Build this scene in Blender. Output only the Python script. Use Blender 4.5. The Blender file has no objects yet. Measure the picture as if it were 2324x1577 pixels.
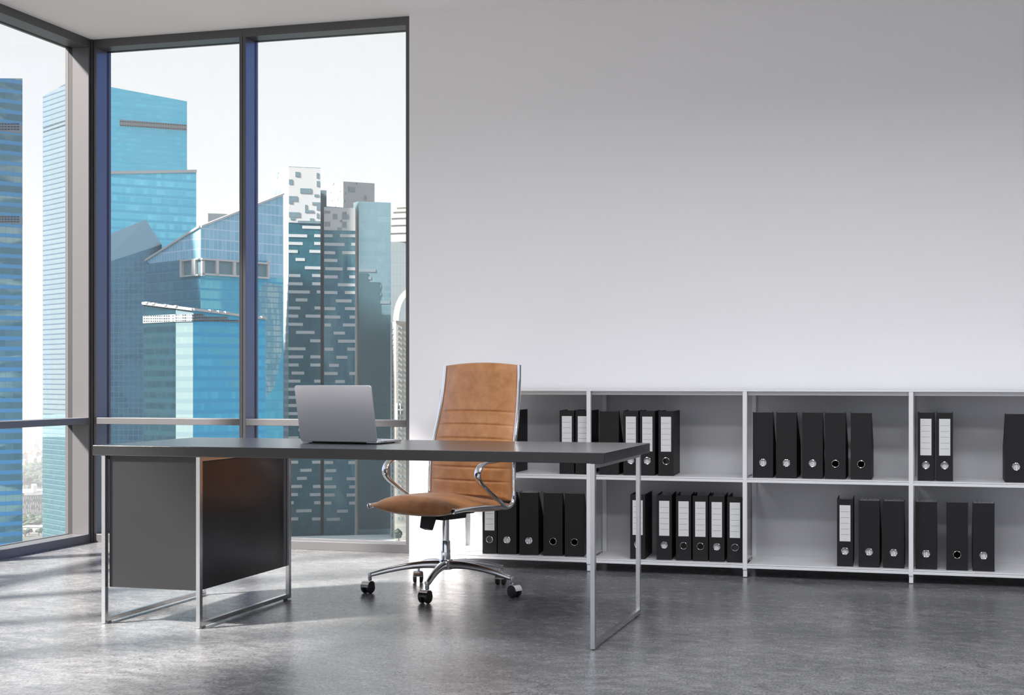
import bpy, bmesh, math, random
from mathutils import Vector, Matrix
C = bpy.context.scene.collection
SC = bpy.context.scene
R = math.radians

# ------------------------------------------------------------------ camera
EYE = 1.0284
FPX, CXP, HOR = 3330.7, 1162.0, 860.13
YAW = R(16.464)
cam = bpy.data.cameras.new('camera')
cam.sensor_width = 36.0
cam.lens = FPX / 2324 * 36
cam.shift_y = (HOR - 788.5) / 2324
cam.clip_start, cam.clip_end = 0.05, 20000
cam_o = bpy.data.objects.new('camera', cam)
cam_o.location = (0, 0, EYE)
cam_o.rotation_euler = (math.pi / 2, 0, YAW)
C.objects.link(cam_o)
SC.camera = cam_o

# ------------------------------------------------------------------ sky, sun, exposure
SKY_FRONT = (0.77, 0.80, 0.81)
SKY_REAR = (1.0, 1.04, 1.15)
SKY_BLUE = (0.24, 0.62, 2.0)
SKY_LEFT = (0.95, 1.25, 2.1)
w = bpy.data.worlds.new('sky')
SC.world = w
w.use_nodes = True
nt = w.node_tree
nt.nodes.clear()
def wn(t, **k):
    n = nt.nodes.new(t)
    for a, b in k.items():
        setattr(n, a, b)
    return n
tc = wn('ShaderNodeTexCoord')
def wdot(vec, lo, hi):
    d = wn('ShaderNodeVectorMath', operation='DOT_PRODUCT')
    nt.links.new(tc.outputs['Generated'], d.inputs[0])
    d.inputs[1].default_value = Vector(vec).normalized()
    m = wn('ShaderNodeMapRange', interpolation_type='SMOOTHSTEP')
    m.inputs['From Min'].default_value = lo
    m.inputs['From Max'].default_value = hi
    nt.links.new(d.outputs['Value'], m.inputs['Value'])
    return m.outputs['Result']
def wmix(fac, a, b):
    m = wn('ShaderNodeMix', data_type='RGBA')
    nt.links.new(fac, m.inputs[0])
    for s, v in ((m.inputs[6], a), (m.inputs[7], b)):
        if isinstance(v, tuple):
            s.default_value = (*v, 1)
        else:
            nt.links.new(v, s)
    return m.outputs[2]
c = wmix(wdot((-0.97, 0.05, 0.1), 0.80, 0.98), SKY_FRONT, SKY_LEFT)
c = wmix(wdot((-0.25, -0.95, 0.12), 0.15, 0.80), c, SKY_REAR)
c = wmix(wdot((0.55, 0.83, 0.05), 0.74, 0.93), c, SKY_BLUE)
c = wmix(wdot((0, 0, -1), 0.0, 0.12), c, (0.30, 0.31, 0.32))
bg = wn('ShaderNodeBackground')
nt.links.new(c, bg.inputs['Color'])
bg.inputs['Strength'].default_value = 1.0
wo = wn('ShaderNodeOutputWorld')
nt.links.new(bg.outputs[0], wo.inputs['Surface'])

SUN_AZ, SUN_EL = R(44), R(38)
sun = bpy.data.lights.new('sun', 'SUN')
sun.energy = 23.0
sun.angle = R(5)
sun.color = (1.0, 0.95, 0.89)
sun_o = bpy.data.objects.new('sun', sun)
sd = Vector((math.cos(SUN_AZ) * math.cos(SUN_EL), math.sin(SUN_AZ) * math.cos(SUN_EL), -math.sin(SUN_EL)))
sun_o.rotation_euler = sd.to_track_quat('-Z', 'Y').to_euler()
sun_o.location = (-20, -20, 20)
C.objects.link(sun_o)

SC.view_settings.view_transform = 'Standard'
SC.view_settings.look = 'None'
SC.view_settings.exposure = 0.0
SC.view_settings.gamma = 1.0
SC.view_settings.use_curve_mapping = False
SC.cycles.diffuse_bounces = 6
SC.cycles.max_bounces = 14
SC.cycles.transparent_max_bounces = 24

# ------------------------------------------------------------------ helpers
class MB:
    """collects shapes into one mesh"""
    def __init__(self):
        self.bm = bmesh.new()
        self.uv = None
    def _mi(self, faces, mi):
        for f in faces:
            f.material_index = mi
    def box(self, x0, x1, y0, y1, z0, z1, mi=0, mat=None):
        vs = [self.bm.verts.new(Vector(p)) for p in
              ((x0, y0, z0), (x1, y0, z0), (x1, y1, z0), (x0, y1, z0), (x0, y0, z1), (x1, y0, z1), (x1, y1, z1), (x0, y1, z1))]
        if mat is not None:
            for v in vs:
                v.co = mat @ v.co
        fs = [self.bm.faces.new([vs[i] for i in q]) for q in
              ((0, 3, 2, 1), (4, 5, 6, 7), (0, 1, 5, 4), (1, 2, 6, 5), (2, 3, 7, 6), (3, 0, 4, 7))]
        self._mi(fs, mi)
        return fs
    def prism(self, pts, y0, y1, mi=0):
        """polygon in x,z swept along y"""
        a = [self.bm.verts.new((p[0], y0, p[1])) for p in pts]
        b = [self.bm.verts.new((p[0], y1, p[1])) for p in pts]
        n = len(pts)
        fs = [self.bm.faces.new(a), self.bm.faces.new(b[::-1])]
        for i in range(n):
            fs.append(self.bm.faces.new((a[i], b[i], b[(i + 1) % n], a[(i + 1) % n])))
        self._mi(fs, mi)
    def prism_x(self, pts, x0, x1, mi=0):
        """polygon in y,z swept along x"""
        a = [self.bm.verts.new((x0, p[0], p[1])) for p in pts]
        b = [self.bm.verts.new((x1, p[0], p[1])) for p in pts]
        n = len(pts)
        fs = [self.bm.faces.new(a), self.bm.faces.new(b[::-1])]
        for i in range(n):
            fs.append(self.bm.faces.new((a[i], b[i], b[(i + 1) % n], a[(i + 1) % n])))
        self._mi(fs, mi)
    def lathe(self, prof, seg=28, axis='Z', org=(0, 0, 0), mi=0, mat=None):
        rings = []
        for r, h in prof:
            ring = []
            for i in range(seg):
                a = 2 * math.pi * i / seg
                p = Vector((r * math.cos(a), r * math.sin(a), h))
                if axis == 'X':
                    p = Vector((p.z, p.x, p.y))
                elif axis == 'Y':
                    p = Vector((p.x, p.z, p.y))
                p += Vector(org)
                if mat is not None:
                    p = mat @ p
                ring.append(self.bm.verts.new(p))
            rings.append(ring)
        fs = []
        for a, b in zip(rings, rings[1:]):
            for i in range(seg):
                fs.append(self.bm.faces.new((a[i], a[(i + 1) % seg], b[(i + 1) % seg], b[i])))
        fs.append(self.bm.faces.new(rings[0][::-1]))
        fs.append(self.bm.faces.new(rings[-1]))
        self._mi(fs, mi)
    def sweep(self, path, section, mi=0, side=None, caps=True, scales=None):
        """section: list of (a,b); a along the side vector, b along the normal"""
        n = len(path)
        path = [Vector(p) for p in path]
        rings = []
        for i, p in enumerate(path):
            t = (path[min(i + 1, n - 1)] - path[max(i - 1, 0)]).normalized()
            s = Vector(side) if side is not None else Vector((0, 0, 1)).cross(t)
            s = (s - t * s.dot(t)).normalized()
            u = t.cross(s).normalized()
            k = scales[i] if scales else (1, 1)
            rings.append([self.bm.verts.new(p + s * a * k[0] + u * b * k[1]) for a, b in section])
        m = len(section)
        fs = []
        for a, b in zip(rings, rings[1:]):
            for i in range(m):
                fs.append(self.bm.faces.new((a[i], a[(i + 1) % m], b[(i + 1) % m], b[i])))
        if caps:
            fs.append(self.bm.faces.new(rings[0][::-1]))
            fs.append(self.bm.faces.new(rings[-1]))
        self._mi(fs, mi)
    def torus(self, R_, r_, org, axis='Y', seg=32, sg2=8, mi=0):
        rings = []
        for i in range(seg):
            a = 2 * math.pi * i / seg
            ring = []
            for j in range(sg2):
                b = 2 * math.pi * j / sg2
                rr = R_ + r_ * math.cos(b)
                p = Vector((rr * math.cos(a), r_ * math.sin(b), rr * math.sin(a))) + Vector(org)
                ring.append(self.bm.verts.new(p))
            rings.append(ring)
        fs = []
        for i in range(seg):
            a, b = rings[i], rings[(i + 1) % seg]
            for j in range(sg2):
                fs.append(self.bm.faces.new((a[j], a[(j + 1) % sg2], b[(j + 1) % sg2], b[j])))
        self._mi(fs, mi)
    def plate_with_hole(self, x0, x1, z0, z1, y0, y1, hx, hz, hr, seg=28, mi=0):
        """a board facing -y pierced by a round hole"""
        bm = bmesh.new()
        def loop(y):
            o = [bm.verts.new((x, y, z)) for x, z in ((x0, z0), (x1, z0), (x1, z1), (x0, z1))]
            h = [bm.verts.new((hx + hr * math.cos(2 * math.pi * i / seg), y, hz + hr * math.sin(2 * math.pi * i / seg))) for i in range(seg)]
            eo = [bm.edges.new((o[i], o[(i + 1) % 4])) for i in range(4)]
            eh = [bm.edges.new((h[i], h[(i + 1) % seg])) for i in range(seg)]
            bmesh.ops.triangle_fill(bm, use_beauty=True, use_dissolve=False, edges=eo + eh)
            return o, h
        o1, h1 = loop(y0)
        o2, h2 = loop(y1)
        for i in range(4):
            bm.faces.new((o1[i], o1[(i + 1) % 4], o2[(i + 1) % 4], o2[i]))
        for i in range(seg):
            bm.faces.new((h1[i], h2[i], h2[(i + 1) % seg], h1[(i + 1) % seg]))
        bmesh.ops.recalc_face_normals(bm, faces=bm.faces)
        mp = {}
        for v in bm.verts:
            mp[v] = self.bm.verts.new(v.co)
        fs = [self.bm.faces.new([mp[v] for v in f.verts]) for f in bm.faces]
        self._mi(fs, mi)
        bm.free()
    def build(self, name, mats, parent=None, bevel=0.0, smooth=False, seg=2, subsurf=0, loc=None, rotz=0, recalc=True, angle=35):
        if recalc:
            bmesh.ops.recalc_face_normals(self.bm, faces=self.bm.faces)
        me = bpy.data.meshes.new(name)
        self.bm.to_mesh(me)
        self.bm.free()
        if not isinstance(mats, (list, tuple)):
            mats = [mats]
        for m in mats:
            me.materials.append(m)
        o = bpy.data.objects.new(name, me)
        C.objects.link(o)
        if parent is not None:
            o.parent = parent
        if loc is not None:
            o.location = loc
        o.rotation_euler.z = rotz
        if bevel:
            b = o.modifiers.new('bevel', 'BEVEL')
            b.width = bevel
            b.segments = seg
            b.limit_method = 'ANGLE'
            b.angle_limit = R(40)
            b.harden_normals = True
            for p in me.polygons:
                p.use_smooth = True
            me.set_sharp_from_angle(angle=R(angle))
        if subsurf:
            s = o.modifiers.new('subdivision', 'SUBSURF')
            s.levels = s.render_levels = subsurf
        if smooth:
            for p in me.polygons:
                p.use_smooth = True
            me.set_sharp_from_angle(angle=R(angle))
        return o

def thing(name, label, cat, loc=(0, 0, 0), rotz=0.0, group=None):
    o = bpy.data.objects.new(name, None)
    o.empty_display_size = 0.1
    C.objects.link(o)
    o.location = loc
    o.rotation_euler = (0, 0, rotz)
    o['label'] = label
    o['category'] = cat
    if group:
        o['group'] = group
    return o

def struct(name, label=None, loc=(0, 0, 0)):
    o = bpy.data.objects.new(name, None)
    C.objects.link(o)
    o.location = loc
    return tag_struct(o, label)

def tag_struct(o, label, cat=None):
    o['kind'] = 'structure'
    if label:
        o['label'] = label
        o['category'] = cat or o.name.split('_')[0]
    return o

def copy_tree(o, parent=None):
    c_ = o.copy()
    C.objects.link(c_)
    c_.parent = parent
    for ch in list(o.children):
        copy_tree(ch, c_)
    return c_

# ------------------------------------------------------------------ materials
def new_mat(name):
    m = bpy.data.materials.new(name)
    m.use_nodes = True
    return m, m.node_tree, m.node_tree.nodes['Principled BSDF']

def N(nt_, t, **k):
    n = nt_.nodes.new(t)
    for a, b in k.items():
        setattr(n, a, b)
    return n

def simple(name, col, rough=0.5, metal=0.0, var=0.04, scale=60, bump=0.0, bscale=400, spec=0.5, coat=0.0):
    m, t, p = new_mat(name)
    tcn = N(t, 'ShaderNodeTexCoord')
    no = N(t, 'ShaderNodeTexNoise')
    no.inputs['Scale'].default_value = scale
    no.inputs['Detail'].default_value = 4
    t.links.new(tcn.outputs['Object'], no.inputs['Vector'])
    mr = N(t, 'ShaderNodeMapRange')
    mr.inputs['To Min'].default_value = 1 - var
    mr.inputs['To Max'].default_value = 1 + var
    t.links.new(no.outputs['Fac'], mr.inputs['Value'])
    mx = N(t, 'ShaderNodeVectorMath', operation='SCALE')
    mx.inputs[0].default_value = col
    t.links.new(mr.outputs['Result'], mx.inputs['Scale'])
    t.links.new(mx.outputs[0], p.inputs['Base Color'])
    p.inputs['Roughness'].default_value = rough
    p.inputs['Metallic'].default_value = metal
    p.inputs['Specular IOR Level'].default_value = spec
    p.inputs['Coat Weight'].default_value = coat
    p.inputs['Coat Roughness'].default_value = 0.34
    if bump:
        n2 = N(t, 'ShaderNodeTexNoise')
        n2.inputs['Scale'].default_value = bscale
        n2.inputs['Detail'].default_value = 3
        t.links.new(tcn.outputs['Object'], n2.inputs['Vector'])
        b = N(t, 'ShaderNodeBump')
        b.inputs['Strength'].default_value = bump
        b.inputs['Distance'].default_value = 0.002
        t.links.new(n2.outputs['Fac'], b.inputs['Height'])
        t.links.new(b.outputs[0], p.inputs['Normal'])
    return m

M = {}
M['wall'] = simple('white_paint', (0.90, 0.89, 0.91), 0.75, var=0.012, scale=3, bump=0.05, bscale=300, spec=0.3)
M['ceiling'] = simple('ceiling_paint', (0.92, 0.905, 0.925), 0.8, var=0.01, scale=2, spec=0.2)
M['frame'] = simple('grey_window_metal', (0.108, 0.105, 0.110), 0.36, metal=0.35, var=0.02, scale=80, bump=0.03, bscale=900)
M['gasket'] = simple('black_rubber_gasket', (0.012, 0.012, 0.013), 0.6)
M['desk'] = simple('charcoal_desk_laminate', (0.0115, 0.0115, 0.0125), 0.22, var=0.03, scale=200, bump=0.01, bscale=1500, spec=0.5, coat=0.25)
M['steel'] = simple('brushed_steel', (0.66, 0.66, 0.67), 0.22, metal=1.0, var=0.03, scale=150)
M['chrome'] = simple('polished_chrome', (0.80, 0.80, 0.81), 0.07, metal=1.0, var=0.01)
M['chrome_soft'] = simple('polished_aluminium', (0.70, 0.70, 0.71), 0.16, metal=1.0, var=0.01)
M['pad'] = simple('grey_felt_pad', (0.10, 0.105, 0.12), 0.8)
M['shelf'] = simple('white_shelf_lacquer', (0.80, 0.80, 0.82), 0.35, var=0.01, scale=20)
M['panel'] = simple('shaded_back_panel', (0.58, 0.58, 0.60), 0.5, var=0.01, scale=20)  # white panel greyed in its colour to carry the shade inside the shelves
M['binder'] = simple('black_binder_board', (0.0105, 0.0105, 0.0112), 0.58, var=0.08, scale=300, bump=0.08, bscale=900, spec=0.32)
M['paper'] = simple('white_paper', (0.72, 0.72, 0.73), 0.8, var=0.03, scale=40)
M['paper_line'] = simple('grey_print_line', (0.07, 0.07, 0.075), 0.8)
M['black_plastic'] = simple('black_plastic', (0.014, 0.014, 0.015), 0.42, var=0.05, scale=200, bump=0.05, bscale=1200)
M['tyre'] = simple('caster_rubber', (0.016, 0.016, 0.017), 0.5, var=0.05)
M['laptop'] = simple('anodised_aluminium', (0.60, 0.61, 0.655), 0.42, metal=0.85, var=0.01, scale=400)
M['screen'] = simple('black_screen_glass', (0.01, 0.01, 0.012), 0.08)
M['port'] = simple('dark_port', (0.02, 0.02, 0.022), 0.5)

def leather():
    m, t, p = new_mat('tan_leather')
    tcn = N(t, 'ShaderNodeTexCoord')
    n1 = N(t, 'ShaderNodeTexNoise')
    n1.inputs['Scale'].default_value = 16
    n1.inputs['Detail'].default_value = 11
    n1.inputs['Roughness'].default_value = 0.65
    t.links.new(tcn.outputs['Object'], n1.inputs['Vector'])
    cr = N(t, 'ShaderNodeValToRGB')
    cr.color_ramp.elements[0].position = 0.30
    cr.color_ramp.elements[0].color = (0.34, 0.128, 0.030, 1)
    cr.color_ramp.elements[1].position = 0.72
    cr.color_ramp.elements[1].color = (0.51, 0.235, 0.088, 1)
    t.links.new(n1.outputs['Fac'], cr.inputs['Fac'])
    t.links.new(cr.outputs['Color'], p.inputs['Base Color'])
    p.inputs['Roughness'].default_value = 0.40
    p.inputs['Specular IOR Level'].default_value = 0.62
    p.inputs['Sheen Weight'].default_value = 0.22
    p.inputs['Sheen Roughness'].default_value = 0.4
    v = N(t, 'ShaderNodeTexVoronoi', feature='DISTANCE_TO_EDGE')
    v.inputs['Scale'].default_value = 330
    t.links.new(tcn.outputs['Object'], v.inputs['Vector'])
    n2 = N(t, 'ShaderNodeTexNoise')
    n2.inputs['Scale'].default_value = 28
    n2.inputs['Detail'].default_value = 5
    t.links.new(tcn.outputs['Object'], n2.inputs['Vector'])
    ad = N(t, 'ShaderNodeMath', operation='MULTIPLY_ADD')
    t.links.new(n2.outputs['Fac'], ad.inputs[0])
    ad.inputs[1].default_value = 0.9
    t.links.new(v.outputs['Distance'], ad.inputs[2])
    b = N(t, 'ShaderNodeBump')
    b.inputs['Strength'].default_value = 0.16
    b.inputs['Distance'].default_value = 0.003
    t.links.new(ad.outputs[0], b.inputs['Height'])
    t.links.new(b.outputs[0], p.inputs['Normal'])
    return m
M['leather'] = leather()

def concrete():
    m, t, p = new_mat('polished_concrete')
    tcn = N(t, 'ShaderNodeTexCoord')
    def noise(scale, detail=6, rough=0.6, vec=None):
        n = N(t, 'ShaderNodeTexNoise')
        n.inputs['Scale'].default_value = scale
        n.inputs['Detail'].default_value = detail
        n.inputs['Roughness'].default_value = rough
        t.links.new(vec or tcn.outputs['Object'], n.inputs['Vector'])
        return n.outputs['Fac']
    mp = N(t, 'ShaderNodeMapping')
    mp.inputs['Rotation'].default_value = (0, 0, R(12))
    mp.inputs['Scale'].default_value = (0.75, 0.95, 1)
    t.links.new(tcn.outputs['Object'], mp.inputs['Vector'])
    big = noise(2.2, 7, 0.62, mp.outputs[0])
    med = noise(17, 6, 0.65, mp.outputs[0])
    mpf = N(t, 'ShaderNodeMapping')
    mpf.inputs['Rotation'].default_value = (0, 0, R(-16))
    mpf.inputs['Scale'].default_value = (1.5, 0.62, 1)
    t.links.new(tcn.outputs['Object'], mpf.inputs['Vector'])
    fine = noise(75, 7, 0.78, mpf.outputs[0])
    s1 = N(t, 'ShaderNodeMath', operation='MULTIPLY_ADD')
    t.links.new(med, s1.inputs[0]); s1.inputs[1].default_value = 0.9; t.links.new(big, s1.inputs[2])
    s2 = N(t, 'ShaderNodeMath', operation='MULTIPLY_ADD')
    t.links.new(fine, s2.inputs[0]); s2.inputs[1].default_value = 2.0; t.links.new(s1.outputs[0], s2.inputs[2])
    cr = N(t, 'ShaderNodeValToRGB')
    e = cr.color_ramp.elements
    e[0].position = 0.55; e[0].color = (0.085, 0.087, 0.091, 1)
    e[1].color = (0.315, 0.315, 0.323, 1)
    x = cr.color_ramp.elements.new(0.80); x.color = (0.188, 0.189, 0.195, 1)
    mr0 = N(t, 'ShaderNodeMapRange')
    mr0.inputs['From Min'].default_value = 1.22
    mr0.inputs['From Max'].default_value = 2.68
    t.links.new(s2.outputs[0], mr0.inputs['Value'])
    e[0].position = 0.35; x.position = 0.5; e[1].position = 0.66
    t.links.new(mr0.outputs['Result'], cr.inputs['Fac'])
    # pits: small dark elongated specks
    vo = N(t, 'ShaderNodeTexVoronoi')
    vo.inputs['Scale'].default_value = 42
    mp2 = N(t, 'ShaderNodeMapping')
    mp2.inputs['Rotation'].default_value = (0, 0, R(-16))
    mp2.inputs['Scale'].default_value = (1.0, 0.75, 1)
    t.links.new(tcn.outputs['Object'], mp2.inputs['Vector'])
    wv = N(t, 'ShaderNodeTexNoise'); wv.inputs['Scale'].default_value = 30
    t.links.new(tcn.outputs['Object'], wv.inputs['Vector'])
    add = N(t, 'ShaderNodeVectorMath', operation='MULTIPLY_ADD')
    t.links.new(wv.outputs['Color'], add.inputs[0]); add.inputs[1].default_value = (0.05, 0.05, 0.0); t.links.new(mp2.outputs[0], add.inputs[2])
    t.links.new(add.outputs[0], vo.inputs['Vector'])
    sel = N(t, 'ShaderNodeSeparateColor')
    t.links.new(vo.outputs['Color'], sel.inputs[0])
    rad = N(t, 'ShaderNodeMapRange')          # only some cells carry a pit
    rad.inputs['From Min'].default_value = 0.30; rad.inputs['From Max'].default_value = 1.0
    rad.inputs['To Min'].default_value = 0.0; rad.inputs['To Max'].default_value = 0.24
    t.links.new(sel.outputs[0], rad.inputs['Value'])
    lt = N(t, 'ShaderNodeMath', operation='SUBTRACT')
    t.links.new(rad.outputs['Result'], lt.inputs[0]); t.links.new(vo.outputs['Distance'], lt.inputs[1])
    pit = N(t, 'ShaderNodeMapRange')
    pit.inputs['From Min'].default_value = 0.0; pit.inputs['From Max'].default_value = 0.06
    t.links.new(lt.outputs[0], pit.inputs['Value'])
    # hairline cracks
    vc = N(t, 'ShaderNodeTexVoronoi', feature='DISTANCE_TO_EDGE')
    vc.inputs['Scale'].default_value = 1.1
    w2 = N(t, 'ShaderNodeTexNoise'); w2.inputs['Scale'].default_value = 3.5; w2.inputs['Detail'].default_value = 6
    t.links.new(tcn.outputs['Object'], w2.inputs['Vector'])
    a2 = N(t, 'ShaderNodeVectorMath', operation='MULTIPLY_ADD')
    t.links.new(w2.outputs['Color'], a2.inputs[0]); a2.inputs[1].default_value = (0.9, 0.9, 0); t.links.new(tcn.outputs['Object'], a2.inputs[2])
    t.links.new(a2.outputs[0], vc.inputs['Vector'])
    ck = N(t, 'ShaderNodeMapRange')
    ck.inputs['From Min'].default_value = 0.0; ck.inputs['From Max'].default_value = 0.006
    ck.inputs['To Min'].default_value = 1.0; ck.inputs['To Max'].default_value = 0.0
    t.links.new(vc.outputs['Distance'], ck.inputs['Value'])
    gate = N(t, 'ShaderNodeMapRange')
    gate.inputs['From Min'].default_value = 0.52; gate.inputs['From Max'].default_value = 0.60
    t.links.new(noise(1.4, 2, 0.5), gate.inputs['Value'])
    ckg = N(t, 'ShaderNodeMath', operation='MULTIPLY')
    t.links.new(ck.outputs['Result'], ckg.inputs[0]); t.links.new(gate.outputs['Result'], ckg.inputs[1])
    mxp = N(t, 'ShaderNodeMath', operation='MAXIMUM')
    t.links.new(pit.outputs['Result'], mxp.inputs[0]); t.links.new(ckg.outputs[0], mxp.inputs[1])
    md = N(t, 'ShaderNodeMix', data_type='RGBA')
    sc = N(t, 'ShaderNodeMath', operation='MULTIPLY'); sc.inputs[1].default_value = 0.80
    t.links.new(mxp.outputs[0], sc.inputs[0])
    t.links.new(sc.outputs[0], md.inputs[0])
    t.links.new(cr.outputs['Color'], md.inputs[6]); md.inputs[7].default_value = (0.035, 0.031, 0.028, 1)
    t.links.new(md.outputs[2], p.inputs['Base Color'])
    rr = N(t, 'ShaderNodeMapRange')
    rr.inputs['To Min'].default_value = 0.15; rr.inputs['To Max'].default_value = 0.36
    t.links.new(med, rr.inputs['Value'])
    t.links.new(rr.outputs['Result'], p.inputs['Roughness'])
    p.inputs['Specular IOR Level'].default_value = 0.5
    hb = N(t, 'ShaderNodeMath', operation='MULTIPLY_ADD')
    t.links.new(mxp.outputs[0], hb.inputs[0]); hb.inputs[1].default_value = -0.05; t.links.new(s2.outputs[0], hb.inputs[2])
    b = N(t, 'ShaderNodeBump')
    b.inputs['Strength'].default_value = 0.08
    b.inputs['Distance'].default_value = 0.002
    t.links.new(hb.outputs[0], b.inputs['Height'])
    t.links.new(b.outputs[0], p.inputs['Normal'])
    return m
M['floor'] = concrete()

def pane_glass():
    m, t, p = new_mat('window_glass')
    t.nodes.remove(p)
    out = t.nodes['Material Output']
    tr = N(t, 'ShaderNodeBsdfTransparent')
    tr.inputs['Color'].default_value = (0.99, 0.99, 0.99, 1)
    gl = N(t, 'ShaderNodeBsdfGlossy')
    gl.inputs['Roughness'].default_value = 0.0
    lw_ = N(t, 'ShaderNodeLayerWeight')
    lw_.inputs['Blend'].default_value = 0.5
    pw_ = N(t, 'ShaderNodeMath', operation='POWER')
    t.links.new(lw_.outputs['Facing'], pw_.inputs[0])
    pw_.inputs[1].default_value = 5.0
    fr = N(t, 'ShaderNodeMapRange')
    fr.inputs['To Min'].default_value = 0.004
    fr.inputs['To Max'].default_value = 0.5
    t.links.new(pw_.outputs[0], fr.inputs['Value'])
    mx = N(t, 'ShaderNodeMixShader')
    t.links.new(fr.outputs['Result'], mx.inputs[0])
    t.links.new(tr.outputs[0], mx.inputs[1])
    t.links.new(gl.outputs[0], mx.inputs[2])
    t.links.new(mx.outputs[0], out.inputs['Surface'])
    return m
M['glass'] = pane_glass()

# ------------------------------------------------------------------ room shell
XL, YB, ZC = -5.170, 8.133, 3.170        # inner planes of the glazed walls, ceiling
XW, YW = -3.012, 8.070                   # corner and face of the solid wall
XR, YR = 4.20, -2.00                     # right wall, rear glazed wall
DEP = 0.120                              # frame depth to the glass
mb = MB(); mb.box(XL - 0.17, XR + 0.2, YR - 0.17, YB + 0.30, -0.25, 0.0)
tag_struct(mb.build('floor', M['floor']), 'polished grey concrete floor', 'floor')
mb = MB(); mb.box(XL - 0.17, XR + 0.2, YR - 0.17, YB + 0.30, ZC, ZC + 0.25)
tag_struct(mb.build('ceiling', M['ceiling']), 'plain pale grey ceiling', 'ceiling')
mb = MB(); mb.box(XW, XR + 0.2, YW, YB + 0.30, 0.0, ZC)
tag_struct(mb.build('wall_back', M['wall']), 'white wall behind the shelving', 'wall')
mb = MB(); mb.box(XR, XR + 0.2, YR - 0.17, YW, 0.0, ZC)
tag_struct(mb.build('wall_right', simple('charcoal_wall_paint', (0.13, 0.13, 0.14), 0.7)), 'charcoal wall at the right end of the room', 'wall')  # unseen wall, coloured dark to cut bounce light on the upper wall

ZH, ZS, ZT0, ZT1 = 3.119, 0.052, 0.745, 0.785
wcount = [0]
def window(to_world, u0, u1, label, jamb0=True, jamb1=True, j0=0.022, j1=0.022):
    """one bay: u along the wall, d outwards. to_world(u, d) gives x, y"""
    wcount[0] += 1
    root = struct('window_%d' % wcount[0], label)
    def bx(m, ua, ub, da, db, za, zb):
        a, b = to_world(ua, da), to_world(ub, db)
        m.box(min(a[0], b[0]), max(a[0], b[0]), min(a[1], b[1]), max(a[1], b[1]), za, zb)
    def part(name, mat, boxes, bevel=0.002):
        m = MB()
        for q in boxes:
            bx(m, *q)
        return m.build(name, mat, root, bevel=bevel)
    D2, D3 = DEP + 0.026, DEP + 0.05
    ia, ib = u0 + (j0 if jamb0 else 0), u1 - (j1 if jamb1 else 0)
    part('header', M['frame'], [(u0, u1, 0, DEP, ZH, ZC), (u0, u1, D2, D3, ZH, ZC)])
    part('sill', M['frame'], [(u0, u1, 0, DEP, 0, ZS), (u0, u1, D2, D3, 0, ZS)])
    part('transom', M['frame'], [(ia, ib, 0, DEP, ZT0, ZT1), (ia, ib, D2, D3, ZT0 + 0.004, ZT1 - 0.004)])
    if jamb0:
        part('jamb', M['frame'], [(u0 + 0.0012, ia, 0, DEP, ZS, ZH), (u0 + 0.0012, ia, D2, D3, ZS, ZH)])
    if jamb1:
        part('jamb', M['frame'], [(ib, u1 - 0.0012, 0, DEP, ZS, ZH), (ib, u1 - 0.0012, D2, D3, ZS, ZH)])
    g = 0.004
    part('gasket', M['gasket'], [(u0, u1, DEP + 0.001, D2 - 0.001, ZH + g, ZC), (u0, u1, DEP + 0.001, D2 - 0.001, 0, ZS - g),
                                 (u0, ia - g + 0.003, DEP + 0.001, D2 - 0.001, ZS - g, ZH + g), (ib + g - 0.003, u1, DEP + 0.001, D2 - 0.001, ZS - g, ZH + g),
                                 (ia - g, ib + g, DEP + 0.001, D2 - 0.001, ZT0 + 0.006, ZT1 - 0.006)], bevel=0)
    part('glass', M['glass'], [(ia - 0.002, ib + 0.002, DEP + 0.010, DEP + 0.016, ZS - 0.002, ZT0 + 0.008),
                               (ia - 0.002, ib + 0.002, DEP + 0.010, DEP + 0.016, ZT1 - 0.008, ZH + 0.002)], bevel=0)
    return root
back = lambda u, d: (u, YB + d)
left = lambda u, d: (XL - d, u)
rear = lambda u, d: (u, YR - d)
window(back, -5.158, -4.121, 'tall window bay between the room corner and the mullion')
window(back, -4.121, XW - 0.001, 'tall window bay next to the white wall', j1=0.045)
lv = [8.121, 7.078, 6.03, 4.98, 3.93, 2.88, 1.83, 0.78, -0.27, -1.32, YR]
names = ['tall window bay of the left glass wall, nearest the corner'] + [None] * 12
for i in range(len(lv) - 1):
    window(left, lv[i + 1], lv[i], names[i] or 'tall window bay of the left glass wall, bay %s from the corner' % ('two three four five six seven eight nine ten'.split()[i - 1]))
# corner post with its groove
mb = MB()
mb.box(XL - 0.0, XL + 0.0105, YB - 0.0105, YB + 0.0, 0, ZC)
mb.box(XL - DEP, XL - 0.001, YB + 0.001, YB + DEP, 0, ZC)
tag_struct(mb.build('trim_1', M['frame'], bevel=0.0015), 'grey metal corner post where the glass walls meet', 'trim')
rv = [XL, -4.0, -2.85, -1.7, -0.55, 0.6, 1.75, 2.9, XR]
for i in range(len(rv) - 1):
    window(rear, rv[i], rv[i + 1], None)

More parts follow.
